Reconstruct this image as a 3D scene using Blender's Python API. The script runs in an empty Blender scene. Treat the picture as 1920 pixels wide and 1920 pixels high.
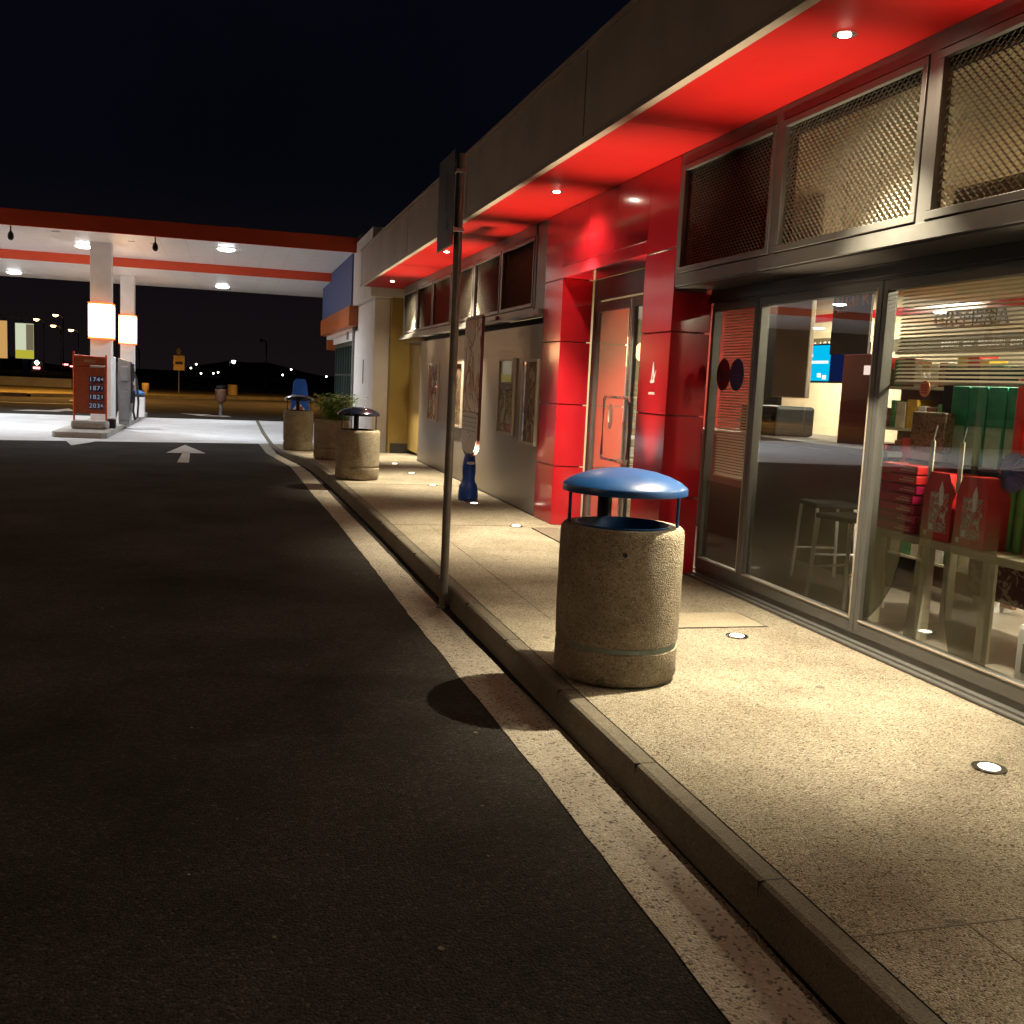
import bpy, bmesh, math, random
from mathutils import Vector, Matrix
random.seed(7)
sc = bpy.context.scene
C = sc.collection
R = math.radians
PI = math.pi

# ------------------------------------------------------------------ camera
cd = bpy.data.cameras.new('camera')
cd.sensor_width = 36.0
cd.lens = 36.0
cd.clip_start = 0.05
cd.clip_end = 2000.0
cam = bpy.data.objects.new('camera', cd)
C.objects.link(cam)
_R = Matrix(((0.9633, 0.0130, 0.2680), (-0.2642, -0.1320, 0.9554), (0.0478, -0.9912, -0.1237)))
_c0 = Vector((_R[0][0], _R[1][0], _R[2][0])).normalized()
_c2 = Vector((_R[0][2], _R[1][2], _R[2][2])).normalized()
_c1 = _c2.cross(_c0).normalized()
_c0 = _c1.cross(_c2).normalized()
M = Matrix.Identity(4)
for i in range(3):
    M[i][0] = _c0[i]; M[i][1] = -_c1[i]; M[i][2] = -_c2[i]
M[2][3] = 1.5
cam.matrix_world = M
sc.camera = cam

# ------------------------------------------------------------------ world, exposure
w = bpy.data.worlds.new('World'); sc.world = w
w.use_nodes = True
nt = w.node_tree; nt.nodes.clear()
wo = nt.nodes.new('ShaderNodeOutputWorld'); bg = nt.nodes.new('ShaderNodeBackground')
tc = nt.nodes.new('ShaderNodeTexCoord'); nz = nt.nodes.new('ShaderNodeTexNoise'); nz.inputs['Scale'].default_value = 2.2
nz.inputs['Detail'].default_value = 5
rp = nt.nodes.new('ShaderNodeValToRGB')
rp.color_ramp.elements[0].position = 0.35; rp.color_ramp.elements[0].color = (0.0012, 0.0016, 0.0034, 1)
rp.color_ramp.elements[1].position = 0.75; rp.color_ramp.elements[1].color = (0.0020, 0.0026, 0.0052, 1)
nt.links.new(tc.outputs['Generated'], nz.inputs['Vector']); nt.links.new(nz.outputs['Fac'], rp.inputs['Fac'])
sx = nt.nodes.new('ShaderNodeSeparateXYZ'); nt.links.new(tc.outputs['Generated'], sx.inputs['Vector'])
hz = nt.nodes.new('ShaderNodeMapRange'); hz.interpolation_type = 'SMOOTHSTEP'; hz.inputs['From Min'].default_value = -0.02; hz.inputs['From Max'].default_value = 0.20
hz.inputs['To Min'].default_value = 1.0; hz.inputs['To Max'].default_value = 0.0; nt.links.new(sx.outputs['Z'], hz.inputs['Value'])
mxw = nt.nodes.new('ShaderNodeMix'); mxw.data_type = 'RGBA'; mxw.inputs[7].default_value = (0.0075, 0.0052, 0.0058, 1)
nt.links.new(hz.outputs['Result'], mxw.inputs[0]); nt.links.new(rp.outputs['Color'], mxw.inputs[6]); nt.links.new(mxw.outputs[2], bg.inputs['Color']); nt.links.new(bg.outputs['Background'], wo.inputs['Surface'])
bg.inputs['Strength'].default_value = 1.0
sc.view_settings.view_transform = 'Standard'; sc.view_settings.look = 'None'
sc.view_settings.exposure = 0.0; sc.view_settings.gamma = 1.0
sc.render.engine = 'CYCLES'
cy = sc.cycles
cy.use_denoising = True
cy.max_bounces = 8; cy.diffuse_bounces = 4; cy.glossy_bounces = 4; cy.transparent_max_bounces = 16
cy.sample_clamp_indirect = 4.0; cy.caustics_reflective = False; cy.caustics_refractive = False

# ------------------------------------------------------------------ materials
def newmat(name):
    m = bpy.data.materials.new(name); m.use_nodes = True
    return m, m.node_tree, m.node_tree.nodes['Principled BSDF']
def mat(name, col, rough=0.6, metal=0.0, var=0.0, vscale=3.0, bump=0.0, bscale=60.0, spec=0.5, coat=0.0, col2=None, dirt=0.0, rvar=0.0):
    m, t, b = newmat(name)
    b.inputs['Base Color'].default_value = (*col, 1); b.inputs['Roughness'].default_value = rough
    b.inputs['Metallic'].default_value = metal; b.inputs['Specular IOR Level'].default_value = spec
    b.inputs['Coat Weight'].default_value = coat; b.inputs['Coat Roughness'].default_value = 0.06
    co = t.nodes.new('ShaderNodeTexCoord')
    if var > 0 or col2:
        n = t.nodes.new('ShaderNodeTexNoise'); n.inputs['Scale'].default_value = vscale; n.inputs['Detail'].default_value = 6
        n.inputs['Roughness'].default_value = 0.62
        r = t.nodes.new('ShaderNodeValToRGB')
        c2 = col2 or tuple(c * (1 - var) for c in col)
        r.color_ramp.elements[0].position = 0.35; r.color_ramp.elements[0].color = (*c2, 1)
        r.color_ramp.elements[1].position = 0.66; r.color_ramp.elements[1].color = (*[min(1, c * (1 + (var if not col2 else 0))) for c in col], 1)
        t.links.new(co.outputs['Object'], n.inputs['Vector']); t.links.new(n.outputs['Fac'], r.inputs['Fac'])
        t.links.new(r.outputs['Color'], b.inputs['Base Color'])
        if rvar > 0:
            mr = t.nodes.new('ShaderNodeMapRange'); mr.inputs['To Min'].default_value = max(0.02, rough - rvar)
            mr.inputs['To Max'].default_value = min(1, rough + rvar); mr.inputs['From Min'].default_value = 0.3; mr.inputs['From Max'].default_value = 0.7
            t.links.new(n.outputs['Fac'], mr.inputs['Value']); t.links.new(mr.outputs['Result'], b.inputs['Roughness'])
    if bump > 0:
        n2 = t.nodes.new('ShaderNodeTexNoise'); n2.inputs['Scale'].default_value = bscale; n2.inputs['Detail'].default_value = 4
        bp = t.nodes.new('ShaderNodeBump'); bp.inputs['Strength'].default_value = bump; bp.inputs['Distance'].default_value = 0.01
        t.links.new(co.outputs['Object'], n2.inputs['Vector']); t.links.new(n2.outputs['Fac'], bp.inputs['Height'])
        t.links.new(bp.outputs['Normal'], b.inputs['Normal'])
    return m
def emis(name, col, strength):
    m, t, b = newmat(name)
    b.inputs['Base Color'].default_value = (0, 0, 0, 1); b.inputs['Specular IOR Level'].default_value = 0.0
    b.inputs['Emission Color'].default_value = (*col, 1); b.inputs['Emission Strength'].default_value = strength
    return m
def aggregate(name, base, dark, light, scale=90.0, bump=0.5, rough=0.85, big=0.25, density=0.5, bigscale=1.3, gum=0.0, pale=0.0, spec=0.3):
    """small stones set in a binder: voronoi cells of mixed tone, large soft stains"""
    m, t, b = newmat(name)
    co = t.nodes.new('ShaderNodeTexCoord')
    v = t.nodes.new('ShaderNodeTexVoronoi'); v.inputs['Scale'].default_value = scale; v.inputs['Randomness'].default_value = 1.0
    n1 = t.nodes.new('ShaderNodeTexNoise'); n1.inputs['Scale'].default_value = scale * 1.3; n1.inputs['Detail'].default_value = 5
    n2 = t.nodes.new('ShaderNodeTexNoise'); n2.inputs['Scale'].default_value = bigscale; n2.inputs['Detail'].default_value = 7; n2.inputs['Roughness'].default_value = 0.65
    for n in (v, n1, n2): t.links.new(co.outputs['Object'], n.inputs['Vector'])
    sep = t.nodes.new('ShaderNodeSeparateColor'); t.links.new(v.outputs['Color'], sep.inputs['Color'])
    r1 = t.nodes.new('ShaderNodeValToRGB')
    e = r1.color_ramp.elements
    e[0].position = 0.0; e[0].color = (*dark, 1); e[1].position = 1.0; e[1].color = (*light, 1)
    k = e.new(density * 0.5); k.color = (*base, 1); k = e.new(0.8); k.color = (*base, 1)
    t.links.new(sep.outputs['Red'], r1.inputs['Fac'])
    r2 = t.nodes.new('ShaderNodeValToRGB'); r2.color_ramp.elements[0].position = 0.32; r2.color_ramp.elements[1].position = 0.68
    lo = 1 - big
    r2.color_ramp.elements[0].color = (lo, lo * 0.97, lo * 0.92, 1); r2.color_ramp.elements[1].color = (1, 1, 1, 1)
    t.links.new(n2.outputs['Fac'], r2.inputs['Fac'])
    mx = t.nodes.new('ShaderNodeMix'); mx.data_type = 'RGBA'; mx.blend_type = 'MULTIPLY'; mx.inputs[0].default_value = 1.0
    t.links.new(r1.outputs['Color'], mx.inputs[6]); t.links.new(r2.outputs['Color'], mx.inputs[7])
    outc = mx.outputs[2]
    def overlay(sc_, thr, colr, keep):
        vv = t.nodes.new('ShaderNodeTexVoronoi'); vv.inputs['Scale'].default_value = sc_
        wv = t.nodes.new('ShaderNodeTexNoise'); wv.inputs['Scale'].default_value = sc_ * 2.5; wv.inputs['Detail'].default_value = 3
        va = t.nodes.new('ShaderNodeVectorMath'); va.operation = 'MULTIPLY_ADD'; va.inputs[1].default_value = (.12 / sc_ * 3,) * 3
        t.links.new(co.outputs['Object'], wv.inputs['Vector']); t.links.new(wv.outputs['Color'], va.inputs[0]); t.links.new(co.outputs['Object'], va.inputs[2])
        t.links.new(va.outputs['Vector'], vv.inputs['Vector'])
        sp_ = t.nodes.new('ShaderNodeSeparateColor'); t.links.new(vv.outputs['Color'], sp_.inputs['Color'])
        a1 = t.nodes.new('ShaderNodeMapRange'); a1.inputs['From Min'].default_value = thr; a1.inputs['From Max'].default_value = thr * 1.6; a1.inputs['To Min'].default_value = 1; a1.inputs['To Max'].default_value = 0
        t.links.new(vv.outputs['Distance'], a1.inputs['Value'])
        a2 = t.nodes.new('ShaderNodeMath'); a2.operation = 'GREATER_THAN'; a2.inputs[1].default_value = 1 - keep; t.links.new(sp_.outputs['Green'], a2.inputs[0])
        a3 = t.nodes.new('ShaderNodeMath'); a3.operation = 'MULTIPLY'; t.links.new(a1.outputs['Result'], a3.inputs[0]); t.links.new(a2.outputs['Value'], a3.inputs[1])
        m2 = t.nodes.new('ShaderNodeMix'); m2.data_type = 'RGBA'; m2.inputs[7].default_value = (*colr, 1)
        t.links.new(a3.outputs['Value'], m2.inputs[0]); t.links.new(outc, m2.inputs[6]); return m2.outputs[2]
    if gum: outc = overlay(4.5, 0.09, tuple(c * .38 for c in base), gum)
    if pale: outc = overlay(11.0, 0.06, tuple(min(1, c * 3.2) for c in light), pale)
    t.links.new(outc, b.inputs['Base Color'])
    add = t.nodes.new('ShaderNodeMath'); add.operation = 'SUBTRACT'
    t.links.new(n1.outputs['Fac'], add.inputs[0]); t.links.new(v.outputs['Distance'], add.inputs[1])
    bp = t.nodes.new('ShaderNodeBump'); bp.inputs['Strength'].default_value = bump; bp.inputs['Distance'].default_value = 0.006
    t.links.new(add.outputs['Value'], bp.inputs['Height']); t.links.new(bp.outputs['Normal'], b.inputs['Normal'])
    b.inputs['Roughness'].default_value = rough; b.inputs['Specular IOR Level'].default_value = spec
    return m
def glassmat(name, tint=(0.92, 0.94, 0.92), k=1.7):
    m = bpy.data.materials.new(name); m.use_nodes = True; t = m.node_tree; t.nodes.clear()
    o = t.nodes.new('ShaderNodeOutputMaterial'); mx = t.nodes.new('ShaderNodeMixShader')
    tr = t.nodes.new('ShaderNodeBsdfTransparent'); tr.inputs['Color'].default_value = (*tint, 1)
    gl = t.nodes.new('ShaderNodeBsdfGlossy'); gl.inputs['Roughness'].default_value = 0.0; gl.inputs['Color'].default_value = (1, 1, 1, 1)
    ge = t.nodes.new('ShaderNodeNewGeometry'); mi = t.nodes.new('ShaderNodeMapRange'); mi.inputs['To Min'].default_value = 1.5; mi.inputs['To Max'].default_value = 1.0 / 1.5
    fr = t.nodes.new('ShaderNodeFresnel'); t.links.new(ge.outputs['Backfacing'], mi.inputs['Value']); t.links.new(mi.outputs['Result'], fr.inputs['IOR'])
    mu = t.nodes.new('ShaderNodeMath'); mu.operation = 'MULTIPLY'; mu.inputs[1].default_value = k; mu.use_clamp = True
    t.links.new(fr.outputs['Fac'], mu.inputs[0]); t.links.new(mu.outputs['Value'], mx.inputs['Fac'])
    t.links.new(tr.outputs['BSDF'], mx.inputs[1]); t.links.new(gl.outputs['BSDF'], mx.inputs[2]); t.links.new(mx.outputs['Shader'], o.inputs['Surface'])
    return m
def tintmat(name, col, dens, z0, z1):
    """see-through brown tint on glass: denser below, thinning towards its top edge"""
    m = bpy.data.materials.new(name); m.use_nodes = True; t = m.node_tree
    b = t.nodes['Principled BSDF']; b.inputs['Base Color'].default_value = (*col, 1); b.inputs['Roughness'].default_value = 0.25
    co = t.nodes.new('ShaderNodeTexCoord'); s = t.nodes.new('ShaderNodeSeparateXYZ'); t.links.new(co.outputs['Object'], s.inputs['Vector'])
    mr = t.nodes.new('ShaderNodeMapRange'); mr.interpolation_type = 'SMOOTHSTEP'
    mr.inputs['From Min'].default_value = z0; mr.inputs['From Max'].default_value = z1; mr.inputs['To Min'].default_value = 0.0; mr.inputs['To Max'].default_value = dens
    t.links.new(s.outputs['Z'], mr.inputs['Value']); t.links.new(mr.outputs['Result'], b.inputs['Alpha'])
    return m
def printmat(name, cols, scale=(8, 8, 8), rough=0.3, distort=1.5, seed=0.0, voro=False):
    """a printed picture: blotches of several inks"""
    m, t, b = newmat(name)
    co = t.nodes.new('ShaderNodeTexCoord'); mp = t.nodes.new('ShaderNodeMapping'); mp.inputs['Scale'].default_value = scale; mp.inputs['Location'].default_value = (seed, seed * 1.7, seed * 0.3)
    n = t.nodes.new('ShaderNodeTexNoise'); n.inputs['Scale'].default_value = 1.0; n.inputs['Detail'].default_value = 7; n.inputs['Distortion'].default_value = distort
    r = t.nodes.new('ShaderNodeValToRGB'); r.color_ramp.interpolation = 'CONSTANT' if voro else 'LINEAR'
    e = r.color_ramp.elements
    for i, c in enumerate(cols):
        p = 0.42 + 0.16 * i / (len(cols) - 1)
        if i < 2: e[i].position = p; e[i].color = (*c, 1)
        else: k = e.new(p); k.color = (*c, 1)
    t.links.new(co.outputs['Object'], mp.inputs['Vector']); t.links.new(mp.outputs['Vector'], n.inputs['Vector'])
    t.links.new(n.outputs['Fac'], r.inputs['Fac']); t.links.new(r.outputs['Color'], b.inputs['Base Color'])
    b.inputs['Roughness'].default_value = 0.6; b.inputs['Specular IOR Level'].default_value = 0.2
    return m

m_asph = aggregate('asphalt', (0.036, 0.032, 0.028), (0.018, 0.016, 0.014), (0.072, 0.065, 0.058), scale=95, bump=0.8, big=0.6, rough=0.95, spec=0.08, pale=0.05, bigscale=0.7)
m_slab = aggregate('forecourt_concrete', (0.58, 0.59, 0.61), (0.46, 0.47, 0.48), (0.66, 0.66, 0.68), scale=50, bump=0.2, big=0.22, rough=0.7)
m_pave = aggregate('exposed_aggregate_paving', (0.42, 0.37, 0.28), (0.10, 0.075, 0.045), (0.62, 0.57, 0.46), scale=145, bump=1.6, big=0.42, density=0.6, gum=0.22, spec=0.2)
m_kerb = aggregate('kerb_concrete', (0.14, 0.122, 0.092), (0.09, 0.078, 0.058), (0.19, 0.165, 0.125), scale=130, bump=0.4, big=0.4)
m_line = aggregate('worn_white_paint', (0.34, 0.305, 0.25), (0.06, 0.05, 0.042), (0.43, 0.39, 0.32), scale=95, bump=0.9, big=0.35, density=0.42)
m_arrow = aggregate('white_road_paint', (0.55, 0.54, 0.52), (0.36, 0.35, 0.33), (0.62, 0.6, 0.57), scale=60, bump=0.5, big=0.3)
m_bin = aggregate('washed_concrete', (0.37, 0.315, 0.225), (0.19, 0.155, 0.105), (0.50, 0.44, 0.34), scale=120, bump=1.1, big=0.48, density=0.55, bigscale=3.2, gum=0.12)
m_conc = aggregate('stone_block', (0.42, 0.40, 0.37), (0.3, 0.28, 0.26), (0.5, 0.48, 0.45), scale=60, bump=0.5)
m_fascia = mat('fascia_panel', (0.52, 0.44, 0.35), 0.55, var=0.14, vscale=1.4, bump=0.06, bscale=30)
m_trim = mat('fascia_drip_edge', (0.40, 0.34, 0.27), 0.4, var=0.1)
m_soffit = mat('red_soffit', (0.36, 0.008, 0.007), 0.55, var=0.06, vscale=2, bump=0.10, bscale=220, spec=0.12)
m_red = mat('red_gloss_panel', (0.42, 0.010, 0.018), 0.16, var=0.05, vscale=4, coat=0.4, spec=0.6)
m_redgap = mat('panel_joint', (0.10, 0.006, 0.008), 0.7, var=0.1)
m_frame = mat('grey_brown_aluminium', (0.115, 0.112, 0.104), 0.38, metal=0.35, var=0.07, vscale=9, spec=0.5)
m_framed = mat('dark_frame', (0.05, 0.045, 0.042), 0.35, metal=0.4, var=0.1)
m_steel = mat('brushed_steel', (0.62, 0.60, 0.56), 0.22, metal=1.0, var=0.1, vscale=12)
m_mesh = mat('expanded_metal', (0.19, 0.175, 0.14), 0.45, metal=0.3, var=0.08)
m_dark = mat('dark_void', (0.012, 0.010, 0.010), 0.8, var=0.2)
m_wall = mat('taupe_wall_panel', (0.235, 0.20, 0.165), 0.34, var=0.07, vscale=1.5, bump=0.04, bscale=15, spec=0.55, rvar=0.05)
m_yellow = mat('yellow_plaster', (0.36, 0.25, 0.065), 0.7, var=0.08, vscale=2, bump=0.1)
m_white = mat('white_plaster', (0.82, 0.79, 0.76), 0.6, var=0.06, vscale=2, bump=0.05)
m_whitep = mat('white_painted_metal', (0.88, 0.88, 0.88), 0.35, var=0.04)
m_cwall = mat('cream_wall', (0.72, 0.66, 0.48), 0.7, var=0.06)
m_floor = mat('shop_floor_tile', (0.30, 0.27, 0.23), 0.28, var=0.12, vscale=3)
m_orange = mat('orange_red_fascia', (0.62, 0.060, 0.012), 0.6, var=0.07, vscale=1.2)
m_blue = mat('blue_sign_panel', (0.035, 0.065, 0.19), 0.6, var=0.06)
m_orange2 = mat('orange_sign_panel', (0.42, 0.10, 0.02), 0.35, var=0.06)
m_teal = mat('teal_shop_glass', (0.012, 0.035, 0.035), 0.06, var=0.5, vscale=2.5, spec=0.9)
m_tealf = mat('dark_green_frame', (0.05, 0.075, 0.07), 0.35, metal=0.3, var=0.1)
m_capb = mat('blue_cap_paint', (0.010, 0.06, 0.19), 0.38, var=0.08, vscale=5, coat=0.15, rvar=0.05)
m_capd = mat('dark_navy_cap_paint', (0.006, 0.007, 0.014), 0.2, var=0.1, coat=0.3)
m_post = mat('galvanised_post', (0.21, 0.185, 0.16), 0.42, metal=0.5, var=0.15, vscale=14)
m_black = mat('black_metal', (0.012, 0.012, 0.014), 0.5, var=0.2)
m_grey = mat('grey_metal', (0.20, 0.195, 0.19), 0.4, metal=0.3, var=0.1)
m_rubber = mat('black_rubber', (0.015, 0.015, 0.015), 0.55, var=0.1)
m_glass = glassmat('window_glass', k=2.9)
m_glass2 = glassmat('door_glass', (0.75, 0.72, 0.68), 4.5)
m_pglass = glassmat('poster_glazing', (0.96, 0.96, 0.96), 0.7)
m_teall = mat('blue_green_tile', (0.16, 0.215, 0.19), 0.35, var=0.15, vscale=12)
m_verge = aggregate('verge_soil_grass', (0.15, 0.115, 0.035), (0.05, 0.045, 0.015), (0.22, 0.18, 0.06), scale=6, bump=1, big=0.5, bigscale=0.6)
m_hill = mat('dark_hillside', (0.003, 0.003, 0.003), 0.95, var=0.5, vscale=0.02)
m_blind = mat('taupe_blind_slat', (0.46, 0.40, 0.29), 0.45, var=0.05)
e_down = emis('downlight_lens', (1.0, 0.86, 0.66), 60)
e_up = emis('uplight_lens', (1.0, 0.88, 0.66), 9)
e_can = emis('canopy_lamp_lens', (0.92, 0.97, 1.0), 28)
e_box = emis('orange_light_box', (1.0, 0.62, 0.30), 7)
e_boxe = emis('light_box_edge', (1.0, 0.16, 0.02), 2.2)
e_lamp = emis('street_lamp_lens', (1.0, 0.55, 0.15), 18)
e_lampw = emis('far_lamp_lens', (1.0, 0.90, 0.72), 12)
e_lampr = emis('far_red_lamp', (1.0, 0.25, 0.22), 7)
e_tv = emis('screen_picture', (0.0, 0.55, 0.95), 1.3)
e_tvd = emis('screen_dark_picture', (0.004, 0.012, 0.07), 1.0)
e_tvw = emis('screen_writing', (0.85, 1.0, 1.0), 1.6)
e_white = emis('lit_sign_face', (1.0, 0.93, 0.75), 1.6)
e_bill = emis('lit_poster_panel', (0.80, 0.85, 0.60), 0.75)
e_bill2 = emis('lit_orange_poster', (0.90, 0.50, 0.16), 0.65)

# ------------------------------------------------------------------ mesh helpers
class MB:
    def __init__(s): s.bm = bmesh.new()
    def box(s, x0, x1, y0, y1, z0, z1, bev=0.0):
        g = bmesh.ops.create_cube(s.bm, size=1.0); vs = g['verts']
        bmesh.ops.scale(s.bm, vec=(abs(x1 - x0), abs(y1 - y0), abs(z1 - z0)), verts=vs)
        bmesh.ops.translate(s.bm, vec=((x0 + x1) / 2, (y0 + y1) / 2, (z0 + z1) / 2), verts=vs)
        if bev > 0:
            es = {e for v in vs for e in v.link_edges}
            bmesh.ops.bevel(s.bm, geom=list(es), offset=bev, segments=2, profile=0.5, affect='EDGES')
        return s
    def lathe(s, prof, c=(0, 0, 0), n=48, cap=True):
        rings = []
        for r, z in prof:
            rings.append([s.bm.verts.new((c[0] + r * math.cos(2 * PI * i / n), c[1] + r * math.sin(2 * PI * i / n), c[2] + z)) for i in range(n)])
        for a, b in zip(rings, rings[1:]):
            for i in range(n): s.bm.faces.new((a[i], a[(i + 1) % n], b[(i + 1) % n], b[i]))
        if cap:
            s.bm.faces.new(rings[0][::-1]); s.bm.faces.new(rings[-1])
        return s
    def tube(s, pts, r, n=10, r1=None):
        pts = [Vector(p) for p in pts]; rings = []
        up = Vector((0, 0, 1))
        for i, p in enumerate(pts):
            d = (pts[min(i + 1, len(pts) - 1)] - pts[max(i - 1, 0)]).normalized()
            u = d.cross(up)
            if u.length < 1e-3: u = d.cross(Vector((1, 0, 0)))
            u.normalize(); v = d.cross(u).normalized()
            rr = r if r1 is None else r + (r1 - r) * i / (len(pts) - 1)
            rings.append([s.bm.verts.new(p + rr * (math.cos(2 * PI * k / n) * u + math.sin(2 * PI * k / n) * v)) for k in range(n)])
        for a, b in zip(rings, rings[1:]):
            for i in range(n): s.bm.faces.new((a[i], a[(i + 1) % n], b[(i + 1) % n], b[i]))
        s.bm.faces.new(rings[0][::-1]); s.bm.faces.new(rings[-1])
        return s
    def prism(s, poly, axis, a, b):
        """poly in the plane normal to axis ('x': (y,z), 'y': (x,z), 'z': (x,y)) extruded from a to b"""
        def P(u, v, w): return {'x': (w, u, v), 'y': (u, w, v), 'z': (u, v, w)}[axis]
        A = [s.bm.verts.new(P(u, v, a)) for u, v in poly]; B = [s.bm.verts.new(P(u, v, b)) for u, v in poly]
        s.bm.faces.new(A); s.bm.faces.new(B[::-1])
        n = len(poly)
        for i in range(n): s.bm.faces.new((A[i], B[i], B[(i + 1) % n], A[(i + 1) % n]))
        return s
    def quad(s, *ps):
        s.bm.faces.new([s.bm.verts.new(p) for p in ps]); return s
def obj(name, mb, m, parent=None, smooth=False, loc=None):
    me = bpy.data.meshes.new(name); bm = mb.bm
    bmesh.ops.recalc_face_normals(bm, faces=bm.faces)
    bm.to_mesh(me); bm.free()
    if smooth:
        me.polygons.foreach_set('use_smooth', [True] * len(me.polygons))
        try: me.set_sharp_from_angle(angle=R(40))
        except Exception: pass
    ms = m if isinstance(m, (list, tuple)) else [m]
    for k in ms: me.materials.append(k)
    o = bpy.data.objects.new(name, me); C.objects.link(o)
    if parent: o.parent = parent
    if loc: o.location = loc
    return o
def tag(o, label=None, cat=None, group=None, kind=None):
    if label: o['label'] = label
    if cat: o['category'] = cat
    if group: o['group'] = group
    if kind: o['kind'] = kind
    return o
def thing(name, label, cat, loc=(0, 0, 0), rz=0.0, group=None):
    o = bpy.data.objects.new(name, None); C.objects.link(o); o.empty_display_size = 0.1
    o.location = loc; o.rotation_euler = (0, 0, rz)
    return tag(o, label, cat, group)
def struct(name, mb, m, smooth=False):
    return tag(obj(name, mb, m, smooth=smooth), kind='structure')
def dup(root, loc, label, group=None, rz=None):
    r = root.copy(); C.objects.link(r); r.location = loc
    if rz is not None: r.rotation_euler = (0, 0, rz)
    r['label'] = label
    if group: r['group'] = group
    for ch in list(root.children):
        c = ch.copy(); C.objects.link(c); c.parent = r
        for g in list(ch.children):
            d = g.copy(); C.objects.link(d); d.parent = c
    return r
def textobj(name, body, size, m, parent, loc, rot, ext=0.002, align='CENTER', sx=1.0):
    cu = bpy.data.curves.new(name, 'FONT'); cu.body = body; cu.size = size; cu.extrude = ext; cu.align_x = align; cu.align_y = 'CENTER'
    t = bpy.data.objects.new(name + '_curve', cu); C.objects.link(t)
    dg = bpy.context.evaluated_depsgraph_get(); me = bpy.data.meshes.new_from_object(t.evaluated_get(dg))
    bpy.data.objects.remove(t); bpy.data.curves.remove(cu)
    me.materials.clear(); me.materials.append(m)
    o = bpy.data.objects.new(name, me); C.objects.link(o); o.parent = parent; o.location = loc; o.rotation_euler = rot; o.scale = (sx, 1, 1)
    return o
def light(name, kind, parent, loc, power, col, rot=(0, 0, 0), size=0.1, spot=None, blend=1.0, sizey=None):
    l = bpy.data.lights.new(name, kind); l.energy = power; l.color = col
    if kind == 'AREA':
        l.size = size
        if sizey: l.shape = 'RECTANGLE'; l.size_y = sizey
    else: l.shadow_soft_size = size
    if kind == 'SPOT': l.spot_size = spot; l.spot_blend = blend
    o = bpy.data.objects.new(name, l); C.objects.link(o); o.parent = parent; o.location = loc; o.rotation_euler = rot
    return o
FACE_NX = (PI / 2, 0, -PI / 2)      # writing read from the -X side
FACE_NY = (PI / 2, 0, 0)            # writing read from the -Y side

# ------------------------------------------------------------------ ground, road, pavement
def lerp(tab, y):
    if y <= tab[0][0]: return tab[0][1]
    for (a, b), (c, d) in zip(tab, tab[1:]):
        if y <= c: return b + (d - b) * (y - a) / (c - a)
    return tab[-1][1]
KERB = [(-8, 1.62), (2, 1.62), (8, 1.58), (11, 1.56), (13, 1.53), (15.2, 1.49), (17, 1.45), (18.2, 1.39), (19.5, 1.27), (21, 1.09), (22.5, 0.97), (24, 0.92), (29, 0.88), (36, 0.9), (46, 0.9)]
SL = [(-8, 1.30), (4, 1.30), (7, 1.245), (9, 1.235), (11.7, 1.205), (14.7, 1.135), (17.3, 1.10), (18.7, 1.07), (20, 0.93), (21.5, 0.765), (24.4, 0.69)]
SR = [(-8, 1.595), (4, 1.59), (7, 1.51), (8.5, 1.49), (10.7, 1.458), (12.6, 1.416), (15.6, 1.375), (17.5, 1.34), (18.8, 1.27), (20, 1.12), (21.5, 0.96), (24.4, 0.91)]
ZR = -0.15
def zt_(y): return 0.0 if y < 18.6 else (-0.143 if y > 24.0 else -0.143 * (y - 18.6) / 5.4)
g = MB(); g.quad((-400, -60, ZR), (400, -60, ZR), (400, 700, ZR), (-400, 700, ZR)); struct('road', g, m_asph)
def strip(y0, y1, fl, fr, z, step=0.5, jit=0.0):
    b = MB(); prev = None; y = y0
    while y <= y1 + 1e-6:
        l = fl(y) + random.uniform(-jit, jit); r = fr(y) + random.uniform(-jit, jit)
        cur = (b.bm.verts.new((l, y, z)), b.bm.verts.new((r, y, z)))
        if prev: b.bm.faces.new((prev[0], prev[1], cur[1], cur[0]))
        prev = cur; y += step
    return b
struct('painted_edge_line', strip(-8, 24.4, lambda y: lerp(SL, y), lambda y: lerp(SR, y), ZR + 0.004, 0.15, 0.004), m_line)
g = MB(); vs = [g.bm.verts.new(p) for p in ((-40, 21.0, ZR + 0.004), (-4.5, 23.2, ZR + 0.004), (0.915, 24.5, ZR + 0.004), (0.875, 29, ZR + 0.004), (0.893, 35.9, ZR + 0.004), (-6.7, 34.9, ZR + 0.004), (-40, 33.0, ZR + 0.004))]
g.bm.faces.new(vs); struct('forecourt', g, m_slab)
# kerb stones and pavement
kb = MB(); y = -8.0; prof = None
ys = [-8 + 0.5 * i for i in range(89)]
prev = None
for y in ys:
    x = lerp(KERB, y); zt = zt_(y)
    pts = [(x - 0.012, ZR - 0.05), (x, zt - 0.022), (x + 0.006, zt - 0.008), (x + 0.022, zt), (x + 0.088, zt), (x + 0.094, zt - 0.05)]
    cur = [kb.bm.verts.new((px, y, pz)) for px, pz in pts]
    if prev:
        for i in range(len(pts) - 1): kb.bm.faces.new((prev[i], cur[i], cur[i + 1], prev[i + 1]))
    prev = cur
struct('kerb', kb, m_kerb)
jt = MB()
for i in range(1, 30):
    yy = -7.3 + i * 1.0
    if yy > 17: break
    x = lerp(KERB, yy); jt.box(x - 0.002, x + 0.088, yy - 0.0025, yy + 0.0025, ZR, 0.0008)
struct('kerb_joint', jt, m_dark)
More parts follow.
